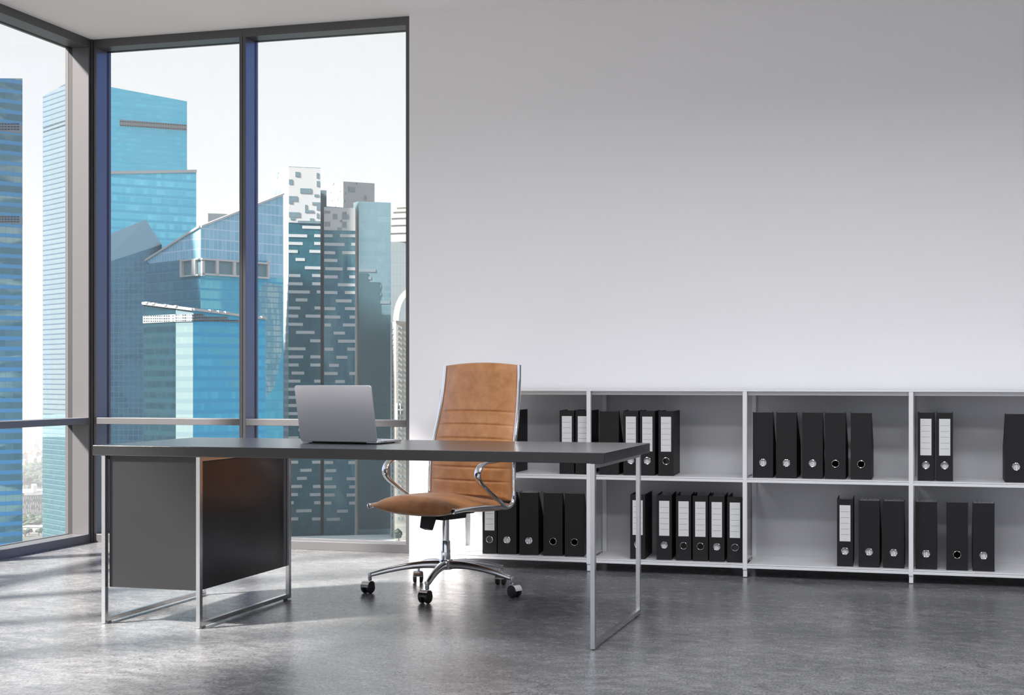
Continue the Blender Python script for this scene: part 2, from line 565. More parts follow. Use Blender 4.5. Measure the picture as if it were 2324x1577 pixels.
# unseen recessed ceiling lamps, added for the overhead light the shading implies
lampm, lt_, lp_ = new_mat('lamp_diffuser')
lp_.inputs['Base Color'].default_value = (0.8, 0.8, 0.8, 1)
lp_.inputs['Emission Color'].default_value = (0.97, 0.98, 1.0, 1)
lp_.inputs['Emission Strength'].default_value = 3.0
LAMP_W = {-2.2: 30.0, -0.1: 42.0, 2.0: 34.0}
row_names = {4.95: 'nearest the shelving', 2.9: 'in the row nearer the camera'}
col_names = {-2.2: 'on the desk side', -0.1: 'in the middle column', 2.0: 'by the right wall'}
for ly, rn in row_names.items():
    for lx, cn in col_names.items():
        t = thing('added_ceiling_light', 'unseen recessed ceiling light %s, %s' % (rn, cn), 'ceiling light', (lx, ly, ZC), 0, 'unseen recessed ceiling lights')
        m = MB()
        for q in ((-0.62, -0.60, -0.32, 0.32), (0.60, 0.62, -0.32, 0.32), (-0.60, 0.60, -0.32, -0.30), (-0.60, 0.60, 0.30, 0.32)):
            m.box(*q, -0.014, -0.0005)
        m.build('frame', M['shelf'], t)
        m = MB(); m.box(-0.60, 0.60, -0.30, 0.30, -0.008, -0.0005)
        m.build('diffuser', lampm, t)
        al = bpy.data.lights.new('lamp_light', 'AREA')
        al.shape = 'RECTANGLE'
        al.size, al.size_y = 1.18, 0.58
        al.energy = LAMP_W[lx] * (1.0 if ly > 4 else 0.8)
        al.spread = R(160)
        al.color = (0.955, 0.97, 1.0)
        ao = bpy.data.objects.new('lamp_light', al)
        ao.location = (0, 0, -0.010)
        ao.parent = t
        C.objects.link(ao)

# ------------------------------------------------------------------ desk
DX0, DX1, DY0, DY1, DZ = -3.440, -1.237, 5.418, 6.308, 0.750
desk = thing('executive_desk', 'long charcoal desk on steel loop legs with an enclosed end panel', 'desk', ((DX0 + DX1) / 2, (DY0 + DY1) / 2, 0))
OX, OY = desk.location.x, desk.location.y
mb = MB(); mb.box(DX0 - OX, DX1 - OX, DY0 - OY, DY1 - OY, 0.708, DZ)
mb.build('desktop', M['desk'], desk, bevel=0.0022, seg=3)
def loop_leg(xc):
    t, wd = 0.0185, 0.009
    y0, y1 = DY0 + 0.003 - OY, DY1 - 0.008 - OY
    x0, x1 = xc - wd - OX, xc + wd - OX
    m = MB()
    m.box(x0, x1, y0, y0 + t + 0.006, 0.004, 0.7075)
    m.box(x0, x1, y1 - t - 0.006, y1, 0.004, 0.7075)
    m.box(x0, x1, y0 + t + 0.006, y1 - t - 0.006, 0.008, 0.008 + t)
    m.box(x0, x1, y0 + t + 0.006, y1 - t - 0.006, 0.7075 - t, 0.7075)
    lg = m.build('leg_frame', M['steel'], desk, bevel=0.0012)
    for yy in (y0 + 0.045, y1 - 0.045):
        m = MB(); m.lathe([(0.009, 0.0), (0.010, 0.001), (0.010, 0.007), (0.008, 0.0085)], 16, org=(xc - OX, yy, 0))
        m.build('foot_pad', M['pad'], lg, smooth=True)
for xc in (-3.391, -2.949, -1.284):
    loop_leg(xc)
# pedestal hung between the two left loops
px0, px1, py0, py1 = -3.3755 - OX, -2.9605 - OX, 5.443 - OY, 6.275 - OY
ped = MB(); ped.box(px0, px1, py0, py1, 0.154, 0.7078)
ped_o = ped.build('pedestal', M['desk'], desk, bevel=0.0015)
mb = MB(); mb.box(px0 + 0.001, px1 + 0.0065, py0 + 0.001, py1 - 0.002, 0.155, 0.684)
m_ = mb.build('side_panel', M['desk'], ped_o, bevel=0.001)
mb = MB(); mb.box(px0, px1 + 0.0065, py1 + 0.002, py1 + 0.020, 0.154, 0.686)
mb.build('front_panel', M['desk'], ped_o, bevel=0.0015)

# ------------------------------------------------------------------ laptop
la = R(-4.0)
lap = thing('laptop', 'silver laptop open on the dark desk with its lid towards us', 'laptop', (-2.503, 5.846, DZ), la)
W2, LD = 0.184, 0.247
def rounded_slab(w2, d0, d1, z0, z1, r, n=6):
    """rounded rectangle in x,y"""
    pts = []
    for cx_, cy_, a0 in ((w2 - r, d1 - r, 0), (-w2 + r, d1 - r, 90), (-w2 + r, d0 + r, 180), (w2 - r, d0 + r, 270)):
        for i in range(n + 1):
            a = R(a0 + 90 * i / n)
            pts.append((cx_ + r * math.cos(a), cy_ + r * math.sin(a)))
    m = MB()
    lo = [m.bm.verts.new((x, y, z0)) for x, y in pts]
    hi = [m.bm.verts.new((x, y, z1)) for x, y in pts]
    m.bm.faces.new(lo[::-1]); m.bm.faces.new(hi)
    k = len(pts)
    for i in range(k):
        m.bm.faces.new((lo[i], lo[(i + 1) % k], hi[(i + 1) % k], hi[i]))
    return m
b_o = rounded_slab(W2, 0.0, LD, 0.003, 0.0135, 0.012).build('base', M['laptop'], lap, bevel=0.003, seg=3)
for sx in (-1, 1):
    for yy in (0.03, LD - 0.03):
        m = MB(); m.lathe([(0.006, 0.0), (0.007, 0.0008), (0.007, 0.0035)], 14, org=(sx * (W2 - 0.03), yy, 0))
        m.build('rubber_foot', M['black_plastic'], b_o, smooth=True)
m = MB()
for i, y in enumerate((0.035, 0.055, 0.068, 0.081)):
    m.box(W2 - 0.004, W2 + 0.0003, y, y + 0.007, 0.0065, 0.0105)
m.build('ports', M['port'], b_o)
m = MB()
for r_ in range(5):
    for k_ in range(13):
        m.box(-0.135 + k_ * 0.0209, -0.135 + k_ * 0.0209 + 0.0178, 0.045 + r_ * 0.0195, 0.045 + r_ * 0.0195 + 0.0165, 0.0133, 0.0143)
m.build('keyboard', M['black_plastic'], b_o)
lid = rounded_slab(W2, 0.0, 0.250, 0.0, 0.0065, 0.013).build('lid', M['laptop'], lap, bevel=0.003, seg=4)
lid.location = (0, -0.001, 0.0095)
lid.rotation_euler = (R(103.5), 0, 0)
m = rounded_slab(W2 - 0.008, 0.012, 0.243, -0.0006, 0.0, 0.006)
m.build('screen', M['screen'], lid)
m = MB(); m.lathe([(0.0055, -0.13), (0.0065, -0.128), (0.0065, 0.128), (0.0055, 0.13)], 14, axis='X', org=(0, 0.001, 0.0095))
m.build('hinge', M['black_plastic'], lap, smooth=True)

# ------------------------------------------------------------------ office chair
chair = thing('office_chair', 'tan leather high back office chair with chrome frame behind the desk', 'chair', (-2.322, 6.7254, 0), R(-19.63))
def catmull(pts, n=6):
    out = []
    P_ = [Vector(p) for p in pts]
    for i in range(len(P_) - 1):
        p0, p1, p2, p3 = P_[max(i - 1, 0)], P_[i], P_[i + 1], P_[min(i + 2, len(P_) - 1)]
        for k in range(n):
            t = k / n
            out.append(0.5 * ((2 * p1) + (-p0 + p2) * t + (2 * p0 - 5 * p1 + 4 * p2 - p3) * t * t + (-p0 + 3 * p1 - 3 * p2 + p3) * t ** 3))
    out.append(P_[-1])
    return out
# (back, height, half width) along the side tube, front of the seat to top of the back
prof = [(-0.258, 0.420, 0.258), (-0.20, 0.4235, 0.258), (-0.12, 0.4255, 0.259), (-0.03, 0.424, 0.260), (0.06, 0.4175, 0.262),
        (0.115, 0.412, 0.263), (0.155, 0.412, 0.264), (0.184, 0.427, 0.264), (0.198, 0.462, 0.264), (0.200, 0.53, 0.263),
        (0.203, 0.62, 0.260), (0.222, 0.725, 0.252), (0.247, 0.82, 0.246), (0.268, 0.915, 0.240), (0.282, 1.01, 0.235), (0.289, 1.097, 0.231)]
circ = lambda r, n=14: [(r * math.cos(2 * math.pi * i / n), r * math.sin(2 * math.pi * i / n)) for i in range(n)]
for s in (-1, 1):
    path = catmull([(s * p[2], p[0], p[1]) for p in prof], 6)
    m = MB()
    m.sweep(path, circ(0.0105), side=(1, 0, 0))
    tb = m.build('side_tube', M['chrome'], chair, smooth=True)
    m = MB()
    m.lathe([(0.0108, 0.0), (0.0125, 0.001), (0.0125, 0.010), (0.0105, 0.0125), (0.004, 0.0135)], 18, axis='Y', org=(0, 0, 0),
            mat=Matrix.Translation((s * 0.258, -0.258, 0.420)) @ Matrix.Rotation(math.pi, 4, 'Z'))
    m.build('end_cap', M['chrome'], tb, smooth=True)
# padded leather, lofted between the tubes
full = catmull([(p[2], p[0], p[1]) for p in prof], 16)
def pad(name, pts, thick_up, thick_dn, seams, flip_end=0.03, nx=28, groove=0.007, end1=0.03, crown=0.0):
    """pts: list of (halfwidth, y, z) along the profile; normal points to the sitter"""
    n = len(pts)
    L = [0.0]
    for a, b in zip(pts, pts[1:]):
        L.append(L[-1] + math.hypot(b[1] - a[1], b[2] - a[2]))
    tot = L[-1]
    m = MB()
    top, bot = [], []
    for i, p in enumerate(pts):
        a, b = pts[max(i - 1, 0)], pts[min(i + 1, n - 1)]
        ty, tz = b[1] - a[1], b[2] - a[2]
        l = math.hypot(ty, tz)
        ny, nz = -tz / l, ty / l
        e = 1.0
        if L[i] < flip_end:
            e = math.sqrt(max(0.0, 1 - (1 - L[i] / flip_end) ** 2))
        if tot - L[i] < end1:
            e = min(e, math.sqrt(max(0.0, 1 - (1 - (tot - L[i]) / end1) ** 2)))
        gr = 0.0
        for s_ in seams:
            d = abs(L[i] - s_)
            gr = max(gr, math.exp(-(d / 0.0045) ** 2))
        ru, rd = [], []
        for k in range(nx + 1):
            u = -1 + 2 * k / nx
            lens = (1 - abs(u) ** 2.4) ** 0.75
            up = thick_up(L[i] / tot) * lens * e
            up += 0.006 * e * (1 - abs(u) ** 16)
            up -= groove * gr * min(1, 3 * (1 - abs(u)))
            dn = (thick_dn(L[i] / tot) * lens + 0.006 * (1 - abs(u) ** 16)) * e
            dn -= groove * 0.8 * gr * min(1, 3 * (1 - abs(u)))
            x = u * (p[0] - 0.0095)
            ex = crown * (1 - u * u) * max(0.0, 1 - (tot - L[i]) / 0.12) ** 1.5
            ru.append(m.bm.verts.new((x, p[1] + ny * up + ty / l * ex, p[2] + nz * up + tz / l * ex)))
            rd.append(m.bm.verts.new((x, p[1] - ny * dn + ty / l * ex, p[2] - nz * dn + tz / l * ex)))
        top.append(ru); bot.append(rd)
    for g, fl in ((top, False), (bot, True)):
        for i in range(n - 1):
            for k in range(nx):
                q = (g[i][k], g[i][k + 1], g[i + 1][k + 1], g[i + 1][k])
                m.bm.faces.new(q if not fl else q[::-1])
    for i in range(n - 1):
        m.bm.faces.new((top[i][0], top[i + 1][0], bot[i + 1][0], bot[i][0]))
        m.bm.faces.new((top[i][nx], bot[i][nx], bot[i + 1][nx], top[i + 1][nx]))
    for k in range(nx):
        for j in (0, n - 1):
            m.bm.faces.new((top[j][k], bot[j][k], bot[j][k + 1], top[j][k + 1]))
    bmesh.ops.remove_doubles(m.bm, verts=m.bm.verts, dist=0.0002)
    o = m.build(name, M['leather'], chair, smooth=True, angle=80)
    return o
def resample(pts, step):
    out = [pts[0]]
    acc = 0
    for a, b in zip(pts, pts[1:]):
        d = (b - a).length
        t = step - acc
        while t < d:
            out.append(a.lerp(b, t / d))
            t += step
        acc = (acc + d) % step
    out.append(pts[-1])
    return out
seat_pts = resample([p for p in full if p.y <= 0.1815 and p.z < 0.43], 0.004)
back_pts = resample([p for p in full if p.z > 0.437 and p.y > 0.17], 0.003)
seat_pts.insert(0, Vector((seat_pts[0].x, seat_pts[0].y - 0.008, seat_pts[0].z)))
pad('seat', seat_pts, lambda t: 0.050 - 0.020 * max(0, t - 0.55) / 0.45, lambda t: 0.036 - 0.012 * t, [0.20, 0.262, 0.324, 0.386], flip_end=0.05, groove=0.0035)
# seams along the back, by height
Lb = [0.0]
for a, b in zip(back_pts, back_pts[1:]):
    Lb.append(Lb[-1] + (b - a).length)
def at_h(z):
    i = min(range(len(back_pts)), key=lambda k: abs(back_pts[k].z - z))
    return Lb[i]
pad('backrest', back_pts, lambda t: 0.030 + 0.004 * math.sin(t * 3.14), lambda t: 0.020, [at_h(z) for z in (0.862, 0.795, 0.728, 0.660, 0.593, 0.527)], flip_end=0.02, end1=0.045, groove=0.0065, crown=0.014)
# armrests: flat chrome loops from the back tube forward and down to the seat corner
for s in (-1, 1):
    ap = catmull([(s * 0.262, 0.206, 0.652), (s * 0.275, 0.16, 0.650), (s * 0.283, 0.08, 0.644), (s * 0.285, 0.0, 0.638), (s * 0.285, -0.062, 0.634), (s * 0.285, -0.103, 0.614), (s * 0.285, -0.120, 0.580),
                  (s * 0.285, -0.101, 0.544), (s * 0.284, -0.045, 0.506), (s * 0.282, 0.03, 0.462), (s * 0.278, 0.09, 0.430), (s * 0.2745, 0.128, 0.4125)], 8)
    n_ = len(ap)
    hw, ht = 0.0145, 0.0092
    sec = [(-hw, -ht * .5), (-hw * .6, -ht), (hw * .6, -ht), (hw, -ht * .5), (hw, ht * .5), (hw * .6, ht), (-hw * .6, ht), (-hw, ht * .5)]
    sc_ = [(0.75 + 0.45 * math.sin(math.pi * min(1, i / n_ * 1.15)), 1 - 0.25 * i / n_) for i in range(n_)]
    m = MB(); m.sweep(ap, sec, side=(1, 0, 0), scales=sc_)
    m.build('armrest', M['chrome_soft'], chair, smooth=True, angle=50)
# mechanism
m = MB(); m.box(-0.046, 0.060, -0.085, 0.09, 0.352, 0.382); m.box(-0.06, 0.09, -0.10, 0.12, 0.376, 0.396)
m.build('mechanism', M['black_plastic'], chair, bevel=0.008, seg=3)
m = MB()
sec = [(-0.030, -0.024), (0.030, -0.024), (0.030, 0.024), (-0.030, 0.024)]
m.sweep([(-0.006, -0.118, 0.380), (-0.006, -0.128, 0.352), (-0.006, -0.142, 0.312)], sec, side=(1, 0, 0), scales=[(1.05, 1.05), (1, 1), (0.88, 0.92)])
m.build('tension_knob', M['black_plastic'], chair, bevel=0.006, seg=3)
m = MB(); m.lathe([(0.0165, 0.24), (0.0165, 0.375)], 28); m.lathe([(0.0225, 0.128), (0.0235, 0.13), (0.0218, 0.246), (0.0205, 0.248)], 28)
m.build('gas_lift', M['chrome'], chair, smooth=True)
m = MB(); m.lathe([(0.030, 0.108), (0.034, 0.112), (0.034, 0.152), (0.031, 0.157), (0.024, 0.158)], 28)
hub = m.build('hub', M['chrome_soft'], chair, smooth=True)
rng = random.Random(5)
phis = [R(a) for a in (-15, -12, 62, 5, 19)]
for k in range(5):
    ang = R(-156.5 + 72 * k + 19.63)
    rot = Matrix.Rotation(ang, 4, 'Z')
    rr = [0.022, 0.06, 0.12, 0.20, 0.28, 0.335, 0.366]
    zz = [0.132, 0.1345, 0.1335, 0.125, 0.110, 0.0965, 0.0885]
    pth = catmull([rot @ Vector((a, 0, b)) for a, b in zip(rr, zz)], 5)
    n_ = len(pth)
    sec = [(-0.0175, -0.012), (-0.015, -0.021), (-0.005, -0.0235), (0.005, -0.0235), (0.015, -0.021), (0.0175, -0.012), (0.0155, 0.010), (0.0095, 0.0175), (0, 0.019), (-0.0095, 0.0175), (-0.0155, 0.010)]
    scl = [(1.0 - 0.40 * i / n_, 1.0 - 0.52 * (i / n_) ** 0.9) for i in range(n_)]
    m = MB(); m.sweep(pth, sec, scales=scl)
    leg = m.build('base_leg', M['chrome_soft'], chair, smooth=True, angle=50)
    ce = rot @ Vector((0.366, 0, 0))
    m = MB(); m.lathe([(0.0085, 0.060), (0.0095, 0.062), (0.0095, 0.084), (0.0125, 0.087), (0.0125, 0.096), (0.009, 0.0985)], 18, org=ce)
    m.build('caster_stem', M['chrome_soft'], leg, smooth=True)
    cr = Matrix.Translation(ce) @ Matrix.Rotation(phis[k] + R(19.63), 4, 'Z')
    off = -0.016
    for s in (-1, 1):
        m = MB()
        m.lathe([(0.010, s * 0.0075), (0.026, s * 0.0075), (0.0285, s * 0.010), (0.0285, s * 0.020), (0.025, s * 0.0245), (0.012, s * 0.0262)], 30, axis='X', org=(0, off, 0.0285), mat=cr)
        m.build('caster_wheel', M['tyre'], leg, smooth=True, angle=40)
    # hood: a curved chrome band over the wheels
    m = MB()
    for w0, w1 in ((-0.0215, 0.0215),):
        ring = []
        for i in range(13):
            a = R(8 + 142 * i / 12)
            for r_ in (0.0297, 0.0325):
                y, z = off - r_ * math.cos(a), 0.0285 + r_ * math.sin(a)
                ring.append((y, z))
        ins, out = ring[0::2], ring[1::2]
        poly = ins + out[::-1]
        a_ = [m.bm.verts.new(cr @ Vector((w0, p[0], p[1]))) for p in poly]
        b_ = [m.bm.verts.new(cr @ Vector((w1, p[0], p[1]))) for p in poly]
        h_ = 13
        for i in range(h_ - 1):
            for q in (a_, b_):
                m.bm.faces.new((q[i], q[i + 1], q[2 * h_ - 2 - i], q[2 * h_ - 1 - i]))
        kk = len(poly)
        for i in range(kk):
            m.bm.faces.new((a_[i], a_[(i + 1) % kk], b_[(i + 1) % kk], b_[i]))
    m.build('caster_hood', M['chrome_soft'], leg, smooth=True, angle=50)

# ------------------------------------------------------------------ shelving
SY, SB = 7.634, 8.050                     # front, back
posts_x = [-2.6615 + 0.8315 * i for i in range(6)]
shelf = thing('storage_shelf', 'low white two tier shelving unit standing along the white wall', 'shelf', (0, 7.84, 0))
oy = -7.84
PW = 0.0112
for i, x in enumerate(posts_x):
    for yf in (SY, SB - 0.0345):
        m = MB(); m.box(x - PW, x + PW, yf + oy, yf + 0.0224 + oy, 0.040, 0.964)
        po = m.build('post', M['shelf'], shelf, bevel=0.0012)
        m = MB(); m.box(x - PW + 0.0015, x + PW - 0.0005, yf + 0.006 + oy, yf + 0.026 + oy, 0.003, 0.040)
        ft = m.build('foot', M['shelf'], po, bevel=0.001)
        m = MB(); m.box(x - PW + 0.0015, x + PW - 0.0005, yf + 0.006 + oy, yf + 0.026 + oy, 0.0, 0.003)
        m.build('foot_cap', M['black_plastic'], po)
xa, xb = posts_x[0], posts_x[-1]
m = MB(); m.box(xa - PW, xb + PW, SY - 0.001 + oy, SB + oy, 0.964, 0.9705)
m.build('top_board', M['shelf'], shelf, bevel=0.0012)
for i in range(5):
    l, r_ = posts_x[i] + PW, posts_x[i + 1] - PW
    m = MB(); m.box(l, r_, SY + 0.030 + oy, SY + 0.050 + oy, 0.944, 0.964); m.build('rail', M['shelf'], shelf, bevel=0.001)
    for z0, z1 in ((0.493, 0.515), (0.048, 0.070)):
        m = MB()
        m.box(l, r_, SY + 0.002 + oy, SB - 0.012 + oy, z1 - 0.006, z1)
        so = m.build('shelf_board', M['shelf'], shelf, bevel=0.001)
        m = MB(); m.box(l, r_, SY + 0.001 + oy, SY + 0.021 + oy, z0, z1 - 0.0075); m.box(l, r_, SB - 0.07 + oy, SB - 0.05 + oy, z0, z1 - 0.0065)
        m.build('rail', M['shelf'], so, bevel=0.001)
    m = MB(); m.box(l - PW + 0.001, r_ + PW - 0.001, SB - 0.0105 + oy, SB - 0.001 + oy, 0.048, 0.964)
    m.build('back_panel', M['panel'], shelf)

# ------------------------------------------------------------------ binders
BH, HZ, HR = 0.343, 0.078, 0.0172
def lever_binder(full_):
    t = thing('ring_binder', '', 'binder')
    w2, d = 0.040, 0.285
    m = MB()
    m.plate_with_hole(-w2, w2, 0, BH, 0.0, 0.0028, 0, HZ, HR)
    for s in (-1, 1):
        m.box(min(s * w2, s * (w2 - 0.0028)), max(s * w2, s * (w2 - 0.0028)), 0.0029, d, 0, BH)
    m.build('cover', M['binder'], t, bevel=0.0007, seg=1)
    m = MB()
    m.box(-0.027, 0.027, -0.0006, 0.0, 0.128, 0.3125, 0)
    for f in (0.184, 0.342, 0.500, 0.658, 0.816):
        z = 0.3125 - f * 0.1845
        m.box(-0.0225, 0.0225, -0.0008, -0.0004, z - 0.0006, z + 0.0006, 1)
    m.build('spine_label', [M['paper'], M['paper_line']], t)
    m = MB(); m.torus(0.0178, 0.0014, (0, -0.0004, HZ)); m.build('finger_ring', M['chrome'], t, smooth=True)
    if full_:
        m = MB()
        for i in range(6):
            x0 = -0.0365 + i * 0.0122
            m.box(x0, x0 + 0.0120, 0.012 + 0.0008 * (i % 2), d - 0.03, 0.004, BH - 0.012 - 0.0015 * (i % 3))
        m.build('paper_stack', M['paper'], t)
    else:
        m = MB(); m.box(0.008, 0.030, 0.03, 0.034, 0.06, 0.17); m.box(0.030, 0.0368, 0.028, 0.24, 0.06, 0.14)
        m.build('lever_plate', M['black_plastic'], t)
    return t
def magazine_file(full_):
    t = thing('magazine_file', '', 'magazine file')
    w2, d = 0.052, 0.262
    m = MB()
    m.plate_with_hole(-w2, w2, 0, BH - 0.004, 0.0, 0.0028, 0, HZ, HR)
    for s in (-1, 1):
        a, b = min(s * w2, s * (w2 - 0.0026)), max(s * w2, s * (w2 - 0.0026))
        m.prism_x([(0.0029, 0), (d, 0), (d, 0.165), (0.035, BH - 0.006), (0.012, BH), (0.0029, BH)], a, b)
    m.box(-w2 + 0.0027, w2 - 0.0027, 0.0029, d - 0.0029, 0, 0.0026)
    m.box(-w2 + 0.0027, w2 - 0.0027, d - 0.0028, d, 0, 0.165)
    m.build('case', M['binder'], t, bevel=0.0007, seg=1)
    m = MB(); m.torus(0.0178, 0.0014, (0, -0.0004, HZ)); m.build('finger_ring', M['chrome'], t, smooth=True)
    if full_:
        m = MB()
        x = -0.047
        k = 0
        while x < 0.046:
            th = (0.011, 0.007, 0.012, 0.009)[k % 4]
            m.box(x, min(x + th, 0.048), 0.008, d - 0.045 - 0.004 * (k % 3), 0.0027, BH - 0.007 - 0.0012 * (k % 2))
            x += th + 0.0012
            k += 1
        m.build('papers', M['paper'], t)
    return t
protos = {}
def get_binder(kind):
    if kind not in protos:
        protos[kind] = (lever_binder if kind[0] == 'L' else magazine_file)(kind in ('Lw', 'Mp'))
        return protos[kind]
    return copy_tree(protos[kind])
U, D = 0.515, 0.070
g_up = 'black files on the upper shelf'
g_lo = 'black files on the lower shelf'
spots = [
 ('Ld', -2.305, 7.690, 0.0, U, 'black file on the upper shelf just right of the chair back, mostly hidden'),
 ('Lw', -1.966, 7.699, 6.0, U, 'labelled black binder just left of the shelf post behind the desk end'),
 ('Lw', -1.876, 7.693, 3.75, U, 'labelled black binder standing partly behind the shelf post over the desk'),
 ('Mk', -1.731, 7.696, 7.0, U, 'wide plain black file between two labelled binders behind the desk corner'),
 ('Lw', -1.613, 7.697, 7.0, U, 'labelled binder right of the wide plain file, behind the desk corner'),
 ('Lw', -1.523, 7.695, 5.0, U, 'labelled binder whose lower label is cut by the desk corner'),
 ('Ld', -1.422, 7.692, 3.25, U, 'labelled binder with an empty finger hole, right end of row beside desk corner'),
 ('Mp', -0.912, 7.693, 3.0, U, 'first plain file by the post in the upper row of five'),
 ('Mp', -0.791, 7.691, 0.75, U, 'second plain file from the left in the upper row of five'),
 ('Mp', -0.658, 7.692, 2.75, U, 'middle plain black file in the upper row of five'),
 ('Mk', -0.543, 7.691, 0.75, U, 'empty plain file touching the middle one in the upper row of five'),
 ('Mk', -0.414, 7.690, 0.5, U, 'empty plain file standing apart at the right end of the upper row of five'),
 ('Lw', -0.096, 7.690, 0.0, U, 'left binder of the labelled pair alone on the rightmost upper shelf'),
 ('Lw', -0.005, 7.690, 0.0, U, 'right binder of the labelled pair alone on the rightmost upper shelf'),
 ('Mp', 0.335, 7.690, 0.5, U, 'wide plain black file at the right edge of the upper shelf'),
 ('Ld', -2.3985, 7.682, 6.0, D, 'labelled binder on the lower shelf partly under the chair seat'),
 ('Mp', -2.301, 7.691, 6.0, D, 'plain file with papers next to the labelled binder under the seat'),
 ('Mp', -2.176, 7.688, 8.0, D, 'second plain file with papers on the lower shelf right of the chair'),
 ('Mk', -2.041, 7.690, 9.0, D, 'empty black file third from the post on the lower shelf right of chair'),
 ('Mk', -1.921, 7.689, 8.5, D, 'empty black file on the lower shelf beside the post behind the desk leg'),
 ('Lw', -1.573, 7.682, 3.5, D, 'labelled binder standing alone behind the rear desk leg'),
 ('Lw', -1.430, 7.684, 5.25, D, 'leftmost labelled binder in the lower row of five right of the desk'),
 ('Ld', -1.327, 7.685, 5.5, D, 'second labelled binder with empty hole in the lower row of five'),
 ('Ld', -1.238, 7.685, 5.0, D, 'third labelled binder with empty hole in the lower row of five'),
 ('Lw', -1.151, 7.683, 4.5, D, 'fourth labelled binder with white papers in the lower row of five'),
 ('Ld', -1.056, 7.682, 2.75, D, 'last labelled binder of the lower row of five, touching the post'),
 ('Lw', -0.494, 7.681, 2.0, D, 'labelled binder at the left of two plain files on the lower shelf'),
 ('Mp', -0.374, 7.680, 0.25, D, 'plain file with papers between the labelled binder and another plain file'),
 ('Mp', -0.253, 7.680, 0.5, D, 'plain file with papers just left of the rightmost post on the lower shelf'),
 ('Mp', -0.094, 7.680, 0.0, D, 'plain file with papers just right of the rightmost post on the lower shelf'),
 ('Mk', 0.055, 7.680, 0.0, D, 'empty plain file in the middle of the last three on the lower shelf'),
 ('Mp', 0.181, 7.680, -0.25, D, 'last plain file with papers at the right end of the lower shelf'),
]
made = []
for kind, x, y, r_, z, lab in spots:
    b = get_binder(kind)
    made.append((b, x, y, r_, z, lab))
for b, x, y, r_, z, lab in made:
    b.location = (x, y, z + 0.0008)
    b.rotation_euler = (0, 0, R(r_))
    b['label'] = lab
    b['group'] = g_up if z == U else g_lo

#CITY
# ------------------------------------------------------------------ the city beyond the glass
GZ = EYE - 118.0                          # street level far below
CY, SYW = math.cos(YAW), math.sin(YAW)
def ray(px, py):
    u, v = (px - CXP) / FPX, -(py - HOR) / FPX
    return Vector((-SYW + u * CY, CY + u * SYW, v))
def spot(px, depth, py=None, z=None):
    """a place in the city: bearing given by the photo column, depth in metres"""
    r = ray(px, py if py is not None else HOR) * depth
    return Vector((r.x, r.y, EYE + r.z if z is None else z))

KF = 0.84
def facade(name, glass, alt, span, line, fh=3.6, bw=1.6, sp=0.30, lw=0.07, lv=0.05, patch=None, pscale=0.05, rough=0.35, pstretch=(1, 1), spec=0.12):
    """curtain wall: floors, spandrels, mullions, per-pane variation; UV is in metres"""
    m, t, p = new_mat(name)
    def k(c_):
        return (c_[0] * KF, c_[1] * KF, c_[2] * KF, 1)
    uv = N(t, 'ShaderNodeUVMap')
    sx = N(t, 'ShaderNodeSeparateXYZ')
    t.links.new(uv.outputs[0], sx.inputs[0])
    def mth(op, a, b=None):
        n = N(t, 'ShaderNodeMath', operation=op)
        for i, v in enumerate((a, b)):
            if v is None:
                continue
            if isinstance(v, (int, float)):
                n.inputs[i].default_value = v
            else:
                t.links.new(v, n.inputs[i])
        return n.outputs[0]
    uu, vv = mth('DIVIDE', sx.outputs['X'], bw), mth('DIVIDE', sx.outputs['Y'], fh)
    fu, fv = mth('FRACT', uu), mth('FRACT', vv)
    cell = N(t, 'ShaderNodeCombineXYZ')
    t.links.new(mth('FLOOR', uu), cell.inputs[0]); t.links.new(mth('FLOOR', vv), cell.inputs[1])
    wnz = N(t, 'ShaderNodeTexWhiteNoise', noise_dimensions='2D')
    t.links.new(cell.outputs[0], wnz.inputs['Vector'])
    rowc = N(t, 'ShaderNodeTexWhiteNoise', noise_dimensions='1D')
    t.links.new(mth('FLOOR', vv), rowc.inputs['W'])
    pw = mth('POWER', wnz.outputs['Value'], 2.2)
    mixv = mth('ADD', mth('MULTIPLY', pw, 0.6), mth('MULTIPLY', rowc.outputs['Value'], 0.4))
    def mix(f, a, b):
        n = N(t, 'ShaderNodeMix', data_type='RGBA')
        t.links.new(f, n.inputs[0])
        for s, v in ((n.inputs[6], a), (n.inputs[7], b)):
            if isinstance(v, tuple):
                s.default_value = v
            else:
                t.links.new(v, s)
        return n.outputs[2]
    col = mix(mixv, k(glass), k(alt))
    if patch:  # soft blotches painted into the colour, mostly as glass reflections
        pm = N(t, 'ShaderNodeMapping')
        pm.inputs['Scale'].default_value = (pscale * pstretch[0], pscale * pstretch[1], 1)
        t.links.new(uv.outputs[0], pm.inputs[0])
        pn = N(t, 'ShaderNodeTexNoise'); pn.inputs['Scale'].default_value = 1.0; pn.inputs['Detail'].default_value = 6; pn.inputs['Distortion'].default_value = 0.6
        t.links.new(pm.outputs[0], pn.inputs[0])
        pr = N(t, 'ShaderNodeMapRange'); pr.inputs['From Min'].default_value = 0.50; pr.inputs['From Max'].default_value = 0.60
        t.links.new(pn.outputs['Fac'], pr.inputs['Value'])
        col = mix(mth('MULTIPLY', pr.outputs['Result'], 0.75), col, k(patch))
    if sp > 0:
        col = mix(mth('LESS_THAN', fv, sp), col, k(span))
    if lw > 0:
        lm = mth('LESS_THAN', fv, lw)
        if lv > 0:
            lm = mth('MAXIMUM', lm, mth('LESS_THAN', fu, lv))
        col = mix(lm, col, k(line))
    t.links.new(col, p.inputs['Base Color'])
    p.inputs['Roughness'].default_value = rough
    p.inputs['Specular IOR Level'].default_value = spec
    return m

def plainmat(name, col, rough=0.7, var=0.06, scale=0.05, spec=0.3):
    return simple(name, tuple(KF * x for x in col), rough, var=var, scale=scale, spec=spec)

